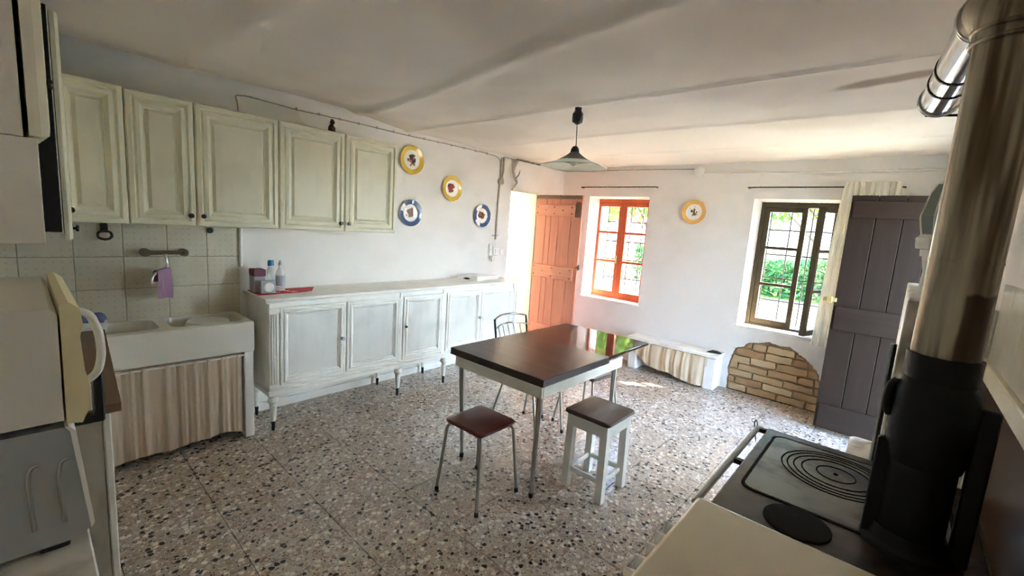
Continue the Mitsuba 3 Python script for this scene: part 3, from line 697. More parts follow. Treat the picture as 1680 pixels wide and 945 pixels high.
put('dial', align(lathe([(0, 0), (.034, 0), (.034, .004), (.027, .008), (.022, .004), (0, .003)], 24), (.2605, 1.20, MT + .045), EY, EZ, EX), 'm_white_plastic', kt, 30)
b1 = thing('plastic_bottle', 'clear plastic bottle with a blue cap on the sideboard', 'bottle')
put('bottle_body', lathe([(0, .002), (.027, .002), (.029, .01), (.029, .05), (.026, .07), (.029, .09), (.029, .14), (.024, .165), (.016, .18), (.016, .19), (0, .19)], 24, (.175, 1.245, MT)), 'm_bottle', b1, 40)
put('liquid', lathe([(0, .006), (.026, .006), (.0265, .05), (.024, .07), (.026, .09), (0, .09)], 24, (.175, 1.245, MT)), 'm_oven_steel', b1, 40)
put('cap', lathe([(0, .19), (.020, .19), (.020, .226), (.017, .229), (0, .229)], 20, (.175, 1.245, MT)), 'm_blue_cap', b1, 30)
b2 = thing('plastic_bottle', 'clear ribbed bottle beside the blue capped one', 'bottle')
rb = [(0, .002), (.030, .002)]
for k in range(6): rb += [(.032, .012 + .018 * k), (.0275, .021 + .018 * k)]
put('bottle_body', lathe(rb + [(.031, .125), (.024, .155), (.012, .175), (.012, .19), (0, .19)], 24, (.165, 1.315, MT)), 'm_bottle', b2, 40)
put('wrapper', lathe([(.0325, .04), (.0325, .115), (.0320, .115), (.0320, .04), (.0325, .04)], 24, (.165, 1.315, MT)), 'm_grey_plastic', b2, 40)
put('cap', lathe([(0, .19), (.013, .19), (.013, .208), (.006, .214), (.006, .225), (0, .226)], 16, (.165, 1.315, MT)), 'm_oven_steel', b2, 30)
rt = thing('flat_box', 'flat white box with a dark oval window at the right end of the sideboard', 'box')
def boxq(z0, z1, s=0):
    p = [(.125, 3.10), (.31, 3.21), (.245, 3.60), (.045, 3.46)]
    c0 = np.mean(p, 0); return hull([((x - c0[0]) * (1 - s) + c0[0], (y - c0[1]) * (1 - s) + c0[1], zz) for x, y in p for zz in (z0, z1)])
put('case', cat(boxq(ST, ST + .034), boxq(ST + .034, ST + .040, .04)), 'm_white_plastic', rt)
fa, fb = np.array([.125, 3.10, 0]), np.array([.31, 3.21, 0]); fu = (fb - fa) / np.linalg.norm(fb - fa); fn_ = np.array([fu[1], -fu[0], 0])
put('oval_window', align(extr(shapely.affinity.scale(shapely.Point(0, 0).buffer(1, quad_segs=8), .036, .010), .002), fa + fu * .10 + fn_ * .0005 + EZ * (ST + .018), fu, EZ, fn_), 'm_black_plastic', rt)

# ------------------------------------------------------------------ plates on the walls
def plate(place, R, rim, chips, label, group, fruit, seed, ins=0):
    p = thing('wall_plate', label, 'plate', group)
    prof = [(0, .006), (R * .58, .006), (R * .66, .014)]
    put('well', place(lathe(prof + [(R * .66, .010), (R * .58, .002), (0, .002), (0, .006)], 48)), 'm_glaze_white', p, 40)
    a = np.linspace(0, 2 * np.pi, 49)
    put('rim', place(lathe([(R * .66, .014), (R * .70, .016), (R * .97, .024), (R, .023), (R * .97, .019), (R * .66, .0095), (R * .66, .014)], 48)), rim, p, 40)
    put('hanger', place(cat(*[bx(math.cos(t) * R - .004, math.cos(t) * R + .004, math.sin(t) * R - .004, math.sin(t) * R + .004, .010, .026, .001) for t in (.9, 2.2, 4.7)])), 'm_yellow_brass', p)
    r = np.random.default_rng(seed)
    for mname, n, sc, spread in fruit:
        ms = []
        for k in range(n):
            t, q_ = r.random() * 6.28, math.sqrt(r.random()) * spread * R
            e = trimesh.creation.icosphere(1, R * sc * (.7 + .6 * r.random())); e.vertices[:, 2] *= .12
            ms.append(mv(e, q_ * math.cos(t), q_ * math.sin(t) * 1.1, .0065))
        labels[put('painted_fruit', place(cat(*ms)), mname, p, True)] = {'kind': 'stuff'}
    if chips:
        for t0, t1 in chips:      # where the coloured band is painted white
            pts = [(R * q_ * math.cos(t), R * q_ * math.sin(t), .0175 if q_ < .8 else .0246) for q_, tt in ((.69, np.linspace(t0, t1, 8)), (.985, np.linspace(t1, t0, 8))) for t in tt]
            V = np.array(pts); F = [[i, i + 1, 14 - i] for i in range(7)] + [[i, 14 - i, 15 - i] for i in range(7)]
            V2 = V.copy(); V2[:, 2] -= .003
            put('white_flash', place(trimesh.Trimesh(np.vstack([V, V2]), F + [[a_ + 16 for a_ in f[::-1]] for f in F], process=False)), 'm_glaze_white', p)
FR = lambda a, b, c: [(a, 10, .12, .28), (b, 6, .09, .26), (c, 7, .08, .38)]
gL = 'painted plates hanging on the walls'
plate(lambda m: onL(m, .004, 2.551, 2.125), .133, 'm_glaze_yellow', None, 'upper left yellow rimmed plate with dark fruit, nearest the cabinets', gL, FR('m_fruit_dark', 'm_fruit_orange', 'm_fruit_brown'), 1)
plate(lambda m: onL(m, .004, 3.057, 1.915), .130, 'm_glaze_yellow', None, 'yellow rimmed plate with red flower, in the middle of the left wall', gL, FR('m_fruit_red', 'm_fruit_brown', 'm_fruit_dark'), 2)
plate(lambda m: onL(m, .004, 2.557, 1.630), .126, 'm_glaze_blue', [(2.3, 3.0), (1.3, 1.5)], 'blue rimmed plate below the upper yellow one', gL, FR('m_fruit_brown', 'm_leaf_print', 'm_fruit_red'), 3)
plate(lambda m: onL(m, .004, 3.508, 1.661), .126, 'm_glaze_blue', [(1.7, 2.6), (3.6, 4.4)], 'blue rimmed plate with white flashes nearest the doorway', gL, FR('m_fruit_brown', 'm_fruit_dark', 'm_fruit_red'), 4)
plate(lambda m: onF(m, 1.797, D - .004, 1.860), .132, 'm_glaze_peach', None, 'peach rimmed plate on the far wall between the windows', gL, [('m_fruit_brown', 8, .08, .24), ('m_leaf_print', 8, .07, .3), ('m_glaze_peach', 4, .05, .45)], 5)

# ------------------------------------------------------------------ cables, boxes, sockets
cpts = [(.008, 1.105, 2.20), (.008, 1.10, 2.30), (.008, 1.085, 2.34), (.008, 1.15, 2.352), (.008, 1.5, 2.338), (.008, 2.0, 2.343), (.008, 2.5, 2.338), (.008, 3.0, 2.345), (.008, 3.5, 2.343), (.008, 3.70, 2.338), (.008, 3.76, 2.30), (.008, 3.765, 2.22)]
cb = thing('wall_cable', 'thin cable clipped along the top of the left wall', 'cable')
put('wire', tube(cpts, .0045, 6, .04, 4), 'm_cable', cb, True)
for yy in np.arange(1.5, 3.7, .17): put('clip', bx(.001, .014, yy - .006, yy + .006, 2.333, 2.353, .001), 'm_cable', cb)
cn = thing('wall_conduit', 'old surface conduit running down the left wall to the sockets', 'conduit')
put('pipe', tube([(.012, 3.775, 2.33), (.012, 3.775, 2.12), (.012, 3.755, 1.80), (.012, 3.755, 1.40)], .010, 10, .03), 'm_cable', cn, True)
put('pipe', tube([(.012, 3.815, 2.345), (.012, 3.82, 2.20), (.012, 3.80, 2.12)], .010, 10, .03), 'm_cable', cn, True)
put('junction_box', align(lathe([(0, 0), (.045, 0), (.045, .022), (.036, .028), (0, .030)], 20), (.003, 3.785, 2.07), EY, EZ, EX), 'm_cable', cn, 30)
put('bracket', bx(.001, .012, 3.70, 3.80, 1.44, 1.452, .002), 'm_cable', cn)
fc = thing('flexible_hose', 'dark flexible cable bundle hanging above the doorway corner', 'cable')
put('hose', tube([(.03, 4.02, 2.33), (.05, 3.98, 2.31), (.04, 3.95, 2.22), (.05, 3.97, 2.14), (.05, 4.03, 2.08), (.03, 3.985, 2.02), (.02, 3.975, 1.99)], [.02, .024, .016, .013, .012, .010, .008], 10, .03), 'm_cable', fc, True)
put('branch', tube([(.04, 3.99, 2.12), (.05, 4.05, 2.18), (.04, 4.07, 2.23)], [.008, .006, .003], 8), 'm_dark_cable', fc, True)
dc = thing('ceiling_cable', 'dark dashed cable above the doorway to the corner', 'cable')
for a, b in ((4.03, 4.13), (4.15, 4.27), (4.29, 4.36), (4.40, 4.50), (4.53, 4.62), (4.66, 4.74), (4.78, 4.86), (4.90, 5.0)):
    put('strip', tube([(.014, a, 2.352 - .002), (.014, b, 2.352)], .009, 8), 'm_dark_cable', dc)
put('wire', tube([(.012, 3.83, 2.347), (.012, D - .03, 2.352)], .006, 8), 'm_cable', dc)
sk_ = thing('wall_socket', 'cluster of old white sockets beside the doorway', 'socket')
put('plate', bx(.001, .022, 3.655, 3.735, 1.21, 1.345, .004), 'm_white_plastic', sk_)
put('socket', bx(.022, .045, 3.70, 3.752, 1.225, 1.335, .005), 'm_white_plastic', sk_)
for zz in (1.25, 1.28, 1.31): put('hole', align(lathe([(0, 0), (.006, 0), (.006, .002), (0, .002)], 10), (.0451, 3.726, zz), EY, EZ, EX), 'm_dark_cable', sk_)
put('switch', bx(.001, .024, 3.765, 3.83, 1.21, 1.30, .004), 'm_white_plastic', sk_)
put('switch', bx(.001, .020, 3.84, 3.90, 1.22, 1.29, .004), 'm_white_plastic', sk_)
put('plug', cat(rbox(.02, .055, 3.675, 3.715, 1.165, 1.215, .008, 2), tube([(.035, 3.69, 1.17), (.035, 3.70, 1.145), (.035, 3.73, 1.155), (.03, 3.74, 1.19)], .006, 8, .01)), 'm_white_plastic', sk_)
jb = thing('junction_box', 'round white junction box at the top of the far wall', 'junction box')
put('case', align(lathe([(0, 0), (.058, 0), (.058, .025), (.05, .034), (0, .036)], 24), (1.80, D - .001, 2.292), EX, EZ, -EY), 'm_white_plastic', jb, 30)
fp = thing('wall_conduit', 'thin white conduit along the top of the far wall', 'conduit')
put('pipe', tube([(1.86, D - .014, 2.285), (2.2, D - .014, 2.262), (2.8, D - .014, 2.258), (3.85, D - .014, 2.262)], .010, 10), 'm_white_plastic', fp, True)
for xx in (2.1, 2.42, 2.75, 3.1, 3.45): put('clip', bx(xx - .008, xx + .008, D - .028, D - .001, 2.242, 2.278, .002), 'm_white_plastic', fp)
one('wall_cable', 'brown cable along the far wall from corner to the junction box', 'cable', tube([(.02, D - .008, 2.345), (.9, D - .008, 2.338), (1.74, D - .008, 2.325)], .0045, 8), 'm_cable', True)

# ------------------------------------------------------------------ pendant lamp
LX, LY = 1.918, 2.465
pl = thing('pendant_lamp', 'pendant lamp with a wide pale glass shade and black ceiling fitting', 'lamp')
put('ceiling_fitting', lathe([(0, 2.352), (.022, 2.352), (.02, 2.335), (.026, 2.325), (.034, 2.315), (.035, 2.275), (.030, 2.258), (.012, 2.250), (0, 2.250)], 24, (LX, LY, 0)), 'm_black_plastic', pl, 30)
put('cord', tube([(LX, LY, 2.252), (LX + .004, LY + .004, 2.10)], .0028, 8), 'm_dark_cable', pl)
put('socket_cap', lathe([(0, 2.115), (.014, 2.113), (.024, 2.10), (.028, 2.085), (.028, 2.072), (0, 2.072)], 24, (LX, LY, 0)), 'm_black_plastic', pl, 30)
SHADE = [(.026, 2.078), (.045, 2.062), (.075, 2.040), (.11, 2.022), (.155, 2.006), (.195, 1.992), (.212, 1.984)]
upper, lower = SHADE[:4], SHADE[3:]
def skin(pr): return lathe([(r, z_) for r, z_ in pr] , 48, (LX, LY, 0))
sh = put('shade', skin(lower), 'm_shade_glass', pl, True)
put('shade_crown', skin(upper), 'm_smoky_glass', pl, True)
put('rim', trimesh.creation.torus(.212, .003, 48, 8).apply_translation([LX, LY, 1.984]), 'm_white_enamel', pl, True)
put('bulb', lathe([(0, 1.985), (.014, 1.987), (.024, 1.998), (.026, 2.012), (.018, 2.035), (.013, 2.05), (.013, 2.072), (0, 2.072)], 20, (LX, LY, 0)), 'm_glaze_white', pl, True)

# ------------------------------------------------------------------ table
TX0, TX1, TY0, TY1, TH = 1.462, 2.240, 1.890, 2.612, .760
TE = 3.22
tb = thing('dining_table', 'extending kitchen table with dark glossy top and chrome legs', 'table')
put('tabletop', bx(TX0, TX1, TY0, TY1, TH - .046, TH, .003), 'm_table_top', tb, label='thick dark brown main top')
put('leaf', cat(bx(TX0 + .004, TX1 - .006, TY1 + .001, TE, TH - .020, TH - .001, .002)), 'm_table_leaf', tb, label='thin dark extension leaf')
put('apron', cat(bx(TX0 + .025, TX1 - .025, TY0 + .025, TY0 + .045, TH - .125, TH - .047), bx(TX1 - .045, TX1 - .025, TY0 + .045, 2.83, TH - .125, TH - .047), bx(TX0 + .025, TX0 + .045, TY0 + .045, 2.83, TH - .125, TH - .047), bx(TX0 + .025, TX1 - .025, 2.83, 2.85, TH - .125, TH - .047)), 'm_white_paint', tb, label='white wooden apron')
for (x0, y0, x1, y1) in ((TX1 - .055, TY0 + .055, 2.166, 1.958), (TX0 + .055, TY0 + .055, 1.555, 1.955), (TX1 - .055, 2.80, 2.166, 2.84), (TX0 + .055, 2.80, 1.53, 2.87)):
    lg = put('leg', tube([(x0, y0, TH - .06), (x1, y1, .02)], [.020, .011], 16), 'm_chrome_leg', tb, 40)
    put('foot', lathe([(0, 0), (.012, 0), (.014, .004), (.014, .03), (0, .03)], 14, (x1, y1, 0)), 'm_black_plastic', lg, 30)

# ------------------------------------------------------------------ stools and chair
def round_seat(w, z0, z1, r=.03, b=.006):
    pts = []
    for ins, zz in ((b, z0), (0, z0 + b), (0, z1 - b), (b, z1)):
        p = shapely.box(-w / 2 + ins, -w / 2 + ins, w / 2 - ins, w / 2 - ins).buffer(-r).buffer(r, quad_segs=5)
        pts += [(x, y, zz) for x, y in p.exterior.coords]
    return hull(pts)
def tube_stool(cx, cy, deg, label, w=.305, sp=.19, seat='m_mahogany', hs=.455):
    s = thing('stool', label, 'stool', 'stools around the table')
    put('seat', mv(rot(round_seat(w, hs - .022, hs), deg), cx, cy), seat, s, 40)
    put('seat_frame', mv(rot(cat(bx(-.12, .12, -.12, -.10, hs - .032, hs - .022), bx(-.12, .12, .10, .12, hs - .032, hs - .022)), deg), cx, cy), 'm_chrome_leg', s)
    for sx in (-1, 1):
        for sy in (-1, 1):
            l = tube([(sx * .09, sy * .09, hs - .034), (sx * .135, sy * .135, hs - .034), (sx * sp, sy * sp, .012)], .0095, 12, .03, 5)
            lg = put('leg', mv(rot(l, deg), cx, cy), 'm_chrome_leg', s, True)
            f = np.array([sx * sp, sy * sp]); a = math.radians(deg)
            put('rubber_foot', lathe([(0, 0), (.011, 0), (.013, .004), (.012, .026), (0, .026)], 12, (cx + f[0] * math.cos(a) - f[1] * math.sin(a), cy + f[0] * math.sin(a) + f[1] * math.cos(a), 0)), 'm_black_plastic', lg, 30)
    return s
tube_stool(1.905, 1.765, 1, 'low stool with a reddish mahogany seat and chrome tube legs', sp=.168, w=.30)
tube_stool(1.835, 3.07, -6, 'chrome legged stool half hidden under the far end of the table', seat='m_walnut_seat', sp=.19, w=.31)
# white wooden stool
wx0, wx1, wy0, wy1, wh = 2.195, 2.505, 2.190, 2.515, .505
ws = thing('stool', 'tall white painted stool with a worn dark wooden seat', 'stool', 'stools around the table')
pts = []
for ins, zz in ((.006, wh - .026), (0, wh - .020), (0, wh - .006), (.006, wh)):
    p = shapely.box(wx0 + ins, wy0 + ins, wx1 - ins, wy1 - ins).buffer(-.02).buffer(.02, quad_segs=4); pts += [(x, y, zz) for x, y in p.exterior.coords]
put('seat', hull(pts), 'm_walnut_seat', ws, 40)
ax0, ax1, ay0, ay1 = wx0 + .018, wx1 - .018, wy0 + .018, wy1 - .018
put('apron', cat(bx(ax0, ax1, ay0, ay0 + .018, wh - .105, wh - .026), bx(ax0, ax1, ay1 - .018, ay1, wh - .105, wh - .026), bx(ax0, ax0 + .018, ay0, ay1, wh - .105, wh - .026), bx(ax1 - .018, ax1, ay0, ay1, wh - .105, wh - .026)), 'm_white_wood', ws)
for sx in (0, 1):
    for sy in (0, 1):
        xt, yt = (ax0, ax1 - .045)[sx], (ay0, ay1 - .045)[sy]
        ox, oy = (-.006, .006)[sx], (-.006, .006)[sy]
        put('leg', hull([(xt + a + (ox if zz < .1 else 0), yt + b + (oy if zz < .1 else 0), zz) for a in (0, .045) for b in (0, .045) for zz in (0.001, wh - .03)]), 'm_white_wood', ws)
for args in ((ax0 + .03, ax1 - .03, ay0 + .012, ay0 + .032), (ax0 + .03, ax1 - .03, ay1 - .032, ay1 - .012), (ax0 + .012, ax0 + .032, ay0 + .03, ay1 - .03), (ax1 - .032, ax1 - .012, ay0 + .03, ay1 - .03)):
    put('stretcher', bx(*args, .105, .135), 'm_white_wood', ws)
# chair with a wire back
wc = thing('chair', 'chrome chair with a curved wire back pushed under the table', 'chair')
CX0, CY0, CY1 = 1.375, 2.43, 2.80
put('seat', mv(round_seat(.36, .43, .455, .05), 1.60, (CY0 + CY1) / 2), 'm_mahogany', wc, 40)
for s_, yy in ((-1, CY0), (1, CY1)):
    put('back_post', tube([(1.45, yy, .43), (1.40, yy, .50), (1.335, yy, .86)], .008, 10, .03), 'm_black_iron', wc, True)
ym = (CY0 + CY1) / 2
arc = lambda z_, dx, x: [(x - dx * (1 - ((y_ - ym) / (CY1 - ym)) ** 2), y_, z_ + .02 * (1 - ((y_ - ym) / (CY1 - ym)) ** 2)) for y_ in np.linspace(CY0, CY1, 13)]
put('back_rail', tube(arc(.855, .05, 1.338), .007, 10), 'm_tap', wc, True)
put('back_rail', tube(arc(.785, .045, 1.352), .006, 10), 'm_tap', wc, True)
for y_ in np.linspace(CY0 + .06, CY1 - .06, 5):
    k = 1 - ((y_ - ym) / (CY1 - ym)) ** 2
    put('spindle', tube([(1.352 - .045 * k, y_, .775 + .02 * k), (1.40 - .02 * k, y_, .60), (1.44, y_, .45)], .0045, 8), 'm_tap', wc, True)
for (xt, yt, xf_, yf_) in ((1.46, CY0 + .02, 1.375, 2.375), (1.46, CY1 - .02, 1.383, 2.811), (1.74, CY0 + .02, 1.846, 2.403), (1.74, CY1 - .02, 1.802, 2.778)):
    lg = put('leg', tube([(xt, yt, .43), (xf_, yf_, .012)], .009, 12), 'm_chrome_leg', wc, 40)
    put('rubber_foot', lathe([(0, 0), (.011, 0), (.012, .004), (.012, .026), (0, .026)], 12, (xf_, yf_, 0)), 'm_black_plastic', lg, 30)

# ------------------------------------------------------------------ low bench with its curtain
be = thing('bench', 'low masonry bench with a wooden slab below the plate', 'bench')
BX0, BX1, BY, BZ = 1.295, 2.312, D - .268, .385
put('slab', noisy(bx(BX0, BX1, BY, D - .002, BZ - .035, BZ, .005).subdivide().subdivide(), .002, 9), 'm_white_paint', be)
put('pier', noisy(bx(BX1 - .13, BX1 - .01, BY + .02, D - .002, .0, BZ - .036, .012).subdivide().subdivide(), .006, 6), 'm_wall', be, 40)
put('pier', noisy(bx(BX0 + .02, BX0 + .13, BY + .02, D - .002, .0, BZ - .036, .012).subdivide().subdivide(), .006, 6, 4), 'm_wall', be, 40)
put('rail', bx(BX0 + .13, BX1 - .13, BY + .035, BY + .05, BZ - .058, BZ - .036, .002), 'm_brown_board', be)
bc = drape((BX0 + .10, BY + .018), (BX1 - .10, BY + .018), BZ - .042, .04, 6, .013, (0, -1), 150, 24, 21, hem=[.20, .15, .09, .075, .062, .07, .045, .03, .02, .015, .03], swell=.03)
one('bench_curtain', 'cream cloth hanging in folds under the low bench', 'curtain', bc, 'm_cream_cloth', True)
one('black_cloth', 'small crumpled black cloth on the right end of the low bench', 'cloth', noisy(hull([(2.17, D - .19, BZ + .003), (2.30, D - .16, BZ + .003), (2.31, D - .10, BZ + .003), (2.18, D - .11, BZ + .003), (2.22, D - .15, BZ + .03), (2.27, D - .13, BZ + .026)]).subdivide().subdivide(), .003, 40), 'm_black_plastic', True)

# ------------------------------------------------------------------ near wall: base cabinet, worktop, upper cabinets
WX, WF = 1.615, .235
bs = thing('base_cabinet', 'base cabinet with a brown worktop along the near wall', 'cabinet')
put('side_panel', bx(WX - .05, WX - .015, Y0 + .004, WF - .052, .0, .835, .002), 'm_panel_grey', bs)
put('body', bx(.405, WX - .052, Y0 + .004, WF - .055, .0, .835, .002), 'm_panel_grey', bs)
for k in range(3):
    a = .41 + (WX - .06 - .41) * k / 3; b = .41 + (WX - .06 - .41) * (k + 1) / 3
    put('door', bx(a + .002, (b - .002) if k < 2 else WX - .012, WF - .050, WF - .028, .10, .832, .004), 'm_white_paint', bs)
wt = one('worktop', 'brown wooden worktop between microwave and sink', 'worktop', hull([(x, y, z_) for x, y in ((.41, Y0 + .003), (WX, Y0 + .003), (WX, WF), (.41, .312)) for z_ in (.838, .868)]), 'm_brown_board')
# upper cabinets on the near wall
uc = thing('wall_cabinet', 'cream wall cabinet seen edge on beside the corner', 'cabinet')
put('body', bx(.365, .985, Y0 + .004, .155, 1.425, 2.30, .002), 'm_cabinet_side', uc)
for a, b in ((.367, .672), (.676, .985)):
    w = b - a
    d = panel_door(uc, w, 2.30 - 1.40, 'm_cream_paint', 'm_cream_rub', lambda m, b=b: align(m, (b, .158, 1.395), -EX, EZ, EY), (.03, .05))
nc = thing('wall_cabinet', 'pale cabinet whose side fills the left edge, upper door ajar', 'cabinet')
NX = 1.66
put('side_panel', cat(bx(NX - .02, NX, Y0 + .004, .082, 1.432, 1.742, .002), bx(NX - .02, NX, Y0 + .004, .054, 1.744, 2.34, .002)), 'm_cabinet_side', nc)
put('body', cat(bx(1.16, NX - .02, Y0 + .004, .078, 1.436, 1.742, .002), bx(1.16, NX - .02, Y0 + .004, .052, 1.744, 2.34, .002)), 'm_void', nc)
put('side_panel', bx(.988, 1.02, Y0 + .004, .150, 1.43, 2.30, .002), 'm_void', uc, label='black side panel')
da = math.radians(2)
def nd(m):
    xa = np.array([-math.cos(da), -math.sin(da), 0]); za = np.array([-math.sin(da), math.cos(da), 0])
    m = m.copy(); m.vertices[:, 2] *= np.where(m.vertices[:, 2] < .03, 1.75, 1.3)
    return align(m, np.array([NX + .005, .066, 1.748]), xa, EZ, za)
panel_door(nc, .36, .62, 'm_cream_paint', 'm_cream_rub', nd, (.03, .16))

# ------------------------------------------------------------------ microwave on mini oven on a low stand
MX0, MX1, MF = 1.70, 2.25, .074
mw = thing('microwave', 'white microwave with a cream front and arched handle on the steel oven', 'microwave')
prof = Polygon([(-.30, 1.078), (MF - .004, 1.080), (MF - .002, 1.325), (MF - .012, 1.338), (-.29, 1.338), (-.30, 1.325)])
put('case', align(extr(prof, MX1 - MX0), (MX0, 0, 0), EY, EZ, EX), 'm_micro_side', mw)
dprof = Polygon([(MF, 1.072), (MF + .026, 1.066), (MF + .040, 1.10), (MF + .042, 1.16), (MF + .036, 1.19), (MF + .032, 1.27), (MF + .038, 1.30), (MF + .034, 1.335), (MF + .016, 1.352), (MF + .002, 1.345)])
put('front', align(extr(dprof, MX1 - MX0 - .004), (MX0 + .002, 0, 0), EY, EZ, EX), 'm_cream_plastic', mw)
hx = MX1 - .03
put('handle', tube([(hx, MF + .030, 1.325), (hx, MF + .052, 1.315), (hx, MF + .066, 1.27), (hx, MF + .068, 1.21), (hx, MF + .058, 1.17), (hx, MF + .034, 1.152)], .0085, 12, .02), 'm_white_plastic', mw, True)
for x in (MX0 + .10, MX1 - .06):
    for y in (-.25, .02): put('foot', bx(x, x + .03, y, y + .03, 1.0665, 1.079, .002), 'm_black_plastic', mw)
ov = thing('mini_oven', 'brushed steel mini oven with ribbed side under the microwave', 'oven')
oprof = Polygon([(-.29, .785), (.070, .785), (.092, .792), (.101, .81), (.098, .83), (.078, 1.052), (.068, 1.064), (-.28, 1.066), (-.29, 1.05)])
put('case', align(extr(oprof, .47), (1.78, 0, 0), EY, EZ, EX), 'm_oven_steel', ov)
for dy in (0, .048):
    put('rib', tube([(2.2505, .010 + dy, .835), (2.2505, .006 + dy, .955), (2.2505, .012 + dy, .985), (2.2505, .026 + dy, .99)], .004, 8, .015), 'm_chrome_leg', ov, True)
put('trim', align(extr(Polygon([(.101, .80), (.108, .812), (.088, 1.05), (.076, 1.066), (.070, 1.064), (.078, 1.052), (.098, .83)]), .474), (1.778, 0, 0), EY, EZ, EX), 'm_white_enamel', ov, label='bright rounded front edge')
for x in (1.80, 2.20):
    for y in (-.24, .015): put('foot', bx(x, x + .04, y, y + .05, .7665, .786, .003), 'm_black_plastic', ov)
put('door_handle', cat(bx(2.16, 2.19, .078, .144, 1.036, 1.054, .003), bx(2.16, 2.19, .126, .144, 1.036, 1.165, .003)), 'm_black_plastic', ov)
put('control_plate', bx(2.08, 2.156, .078, .124, 1.056, 1.125, .002), 'm_white_enamel', ov)
put('knob', align(lathe([(0, 0), (.014, 0), (.012, .012), (0, .014)], 18), (2.1565, .104, 1.092), EY, EZ, EX), 'm_red', ov, 30)
stn = thing('side_table', 'low pale topped table carrying the two ovens', 'table')
put('top', bx(1.76, 2.46, Y0 + .005, .100, .735, .766, .004), 'm_marble', stn)
for x in (1.78, 2.40):
    for y in (Y0 + .02, .05): put('leg', bx(x, x + .04, y, y + .04, 0, .735), 'm_white_paint', stn)

# ------------------------------------------------------------------ wood stove
SXF, SYN, SYF, STZ = 3.310, 1.225, 1.915, .880
CKX = 3.285
st = thing('wood_stove', 'wood burning kitchen stove with a dark iron hotplate', 'stove')
put('body', bx(SXF + .012, W - .02, SYN + .004, SYF - .012, .06, STZ - .03, .006), 'm_cream_enamel', st)
put('plinth', bx(SXF + .04, W - .02, SYN + .01, SYF - .03, 0, .06), 'm_black_iron', st)
put('hob', bx(SXF, W - .015, SYN, SYF, STZ - .032, STZ, .006), 'm_stove_iron', st)
pp = []
def rr(x0, x1, y0, y1, r): return shapely.box(x0, y0, x1, y1).buffer(-r).buffer(r, quad_segs=6)
put('plate', mv(extr(rr(3.350, 3.80, 1.395, 1.855, .03), .004), 0, 0, STZ - .0015), 'm_stove_plate', st)
put('plate_groove', mv(extr(rr(3.342, 3.808, 1.387, 1.863, .036).difference(rr(3.351, 3.799, 1.396, 1.854, .03)), .0045), 0, 0, STZ - .0015), 'm_burnt_iron', st)
for r in (.050, .090, .112, .130, .146):
    put('hotplate_ring', trimesh.creation.torus(r, .0022, 40, 6).apply_translation([3.545, 1.690, STZ + .0026]), 'm_burnt_iron', st, True)
put('lid_knob', lathe([(0, 0), (.006, 0), (.006, .003), (0, .003)], 12, (3.545, 1.69, STZ + .002)), 'm_burnt_iron', st)
put('fire_lid', lathe([(0, 0), (.075, 0), (.075, .004), (.070, .005), (0, .005)], 36, (3.50, 1.312, STZ + .0005)), 'm_burnt_iron', st, 30)
rl = put('hand_rail', tube([(3.276, SYN + .0, .868), (3.276, SYF + .005, .868)], .010, 12), 'm_oven_steel', st, 40)
for yy in (1.57, SYF - .01): put('rail_bracket', bx(3.272, SXF + .014, yy - .012, yy + .012, .858, .874, .003), 'm_black_iron', rl)
put('rail_hook', tube([(3.276, SYF - .005, .87), (3.266, SYF + .012, .89), (3.257, SYF + .02, .88), (3.261, SYF + .018, .85), (3.279, SYF - .02, .82)], .002, 6, .01), 'm_black_iron', rl, True)
# flue
PX, PY = 3.708, 1.42
fl = thing('stove_pipe', 'tall steel stove pipe rising from a black cast collar', 'stove pipe')
PR = .060
put('flue', tube([(PX, PY, 1.345), (PX, PY, 2.035)], PR, 32), 'm_stove_pipe', fl, 40)
put('seam', trimesh.creation.annulus(PR - .002, PR + .0012, .006, 32).apply_translation([PX, PY, 1.575]), 'm_stove_pipe', fl)
elbow = [(PX, PY, 2.03), (PX, PY, 2.075), (PX - .006, PY + .012, 2.10), (PX - .02, PY + .05, 2.125), (PX - .03, PY + .10, 2.13)]
put('elbow', tube(elbow, PR + .002, 32, .05, 5), 'm_stove_pipe', fl, 40)
for zz in (2.03, 2.055): put('elbow_ring', trimesh.creation.torus(PR + .003, .005, 32, 8).apply_translation([PX, PY, zz]), 'm_stove_pipe', fl, True)
put('collar', lathe([(PR + .001, 1.30), (PR + .005, 1.30), (PR + .006, 1.36), (PR + .001, 1.36), (PR + .001, 1.30)], 32, (PX, PY, 0)), 'm_black_iron', fl, 30)
put('damper_body', lathe([(0, 1.10), (.068, 1.10), (.074, 1.13), (.078, 1.20), (.077, 1.275), (PR + .006, 1.302), (0, 1.302)], 32, (PX, PY, 0)), 'm_black_iron', fl, 40)
put('damper_handle', tube([(PX - .070, PY - .02, 1.285), (PX - .081, PY - .02, 1.27), (PX - .082, PY - .02, 1.22), (PX - .072, PY - .02, 1.20)], .010, 10, .015), 'm_black_iron', fl, True)
put('lower_flue', tube([(PX, PY, STZ + .0005), (PX, PY, 1.12)], .064, 32), 'm_black_iron', fl, 40)
put('base_flange', lathe([(0, 0), (.088, 0), (.086, .012), (.075, .02), (.068, .05), (0, .05)], 32, (PX, PY, STZ + .0005)), 'm_black_iron', fl, 40)
for dx, dy in ((-.068, -.012), (.088, -.01)):
    put('guard_post', rbox(PX + dx - .018, PX + dx + .018, PY + dy - .014, PY + dy + .014, STZ + .005, 1.14 + (.12 if dx > 0 else 0), .008, 2), 'm_black_iron', fl, 40)
ch_ = thing('chrome_flue', 'bright chrome flue pipe running under the ceiling from the stove pipe elbow', 'stove pipe')
A, B = np.array([PX - .035, PY + .10, 2.128]), np.array([3.617, 2.12, 2.098])
dirv = (B - A) / np.linalg.norm(B - A); uu, vv = frame_of(dirv)
put('pipe', tube([A, B], .052, 36), 'm_chrome', ch_, 40)
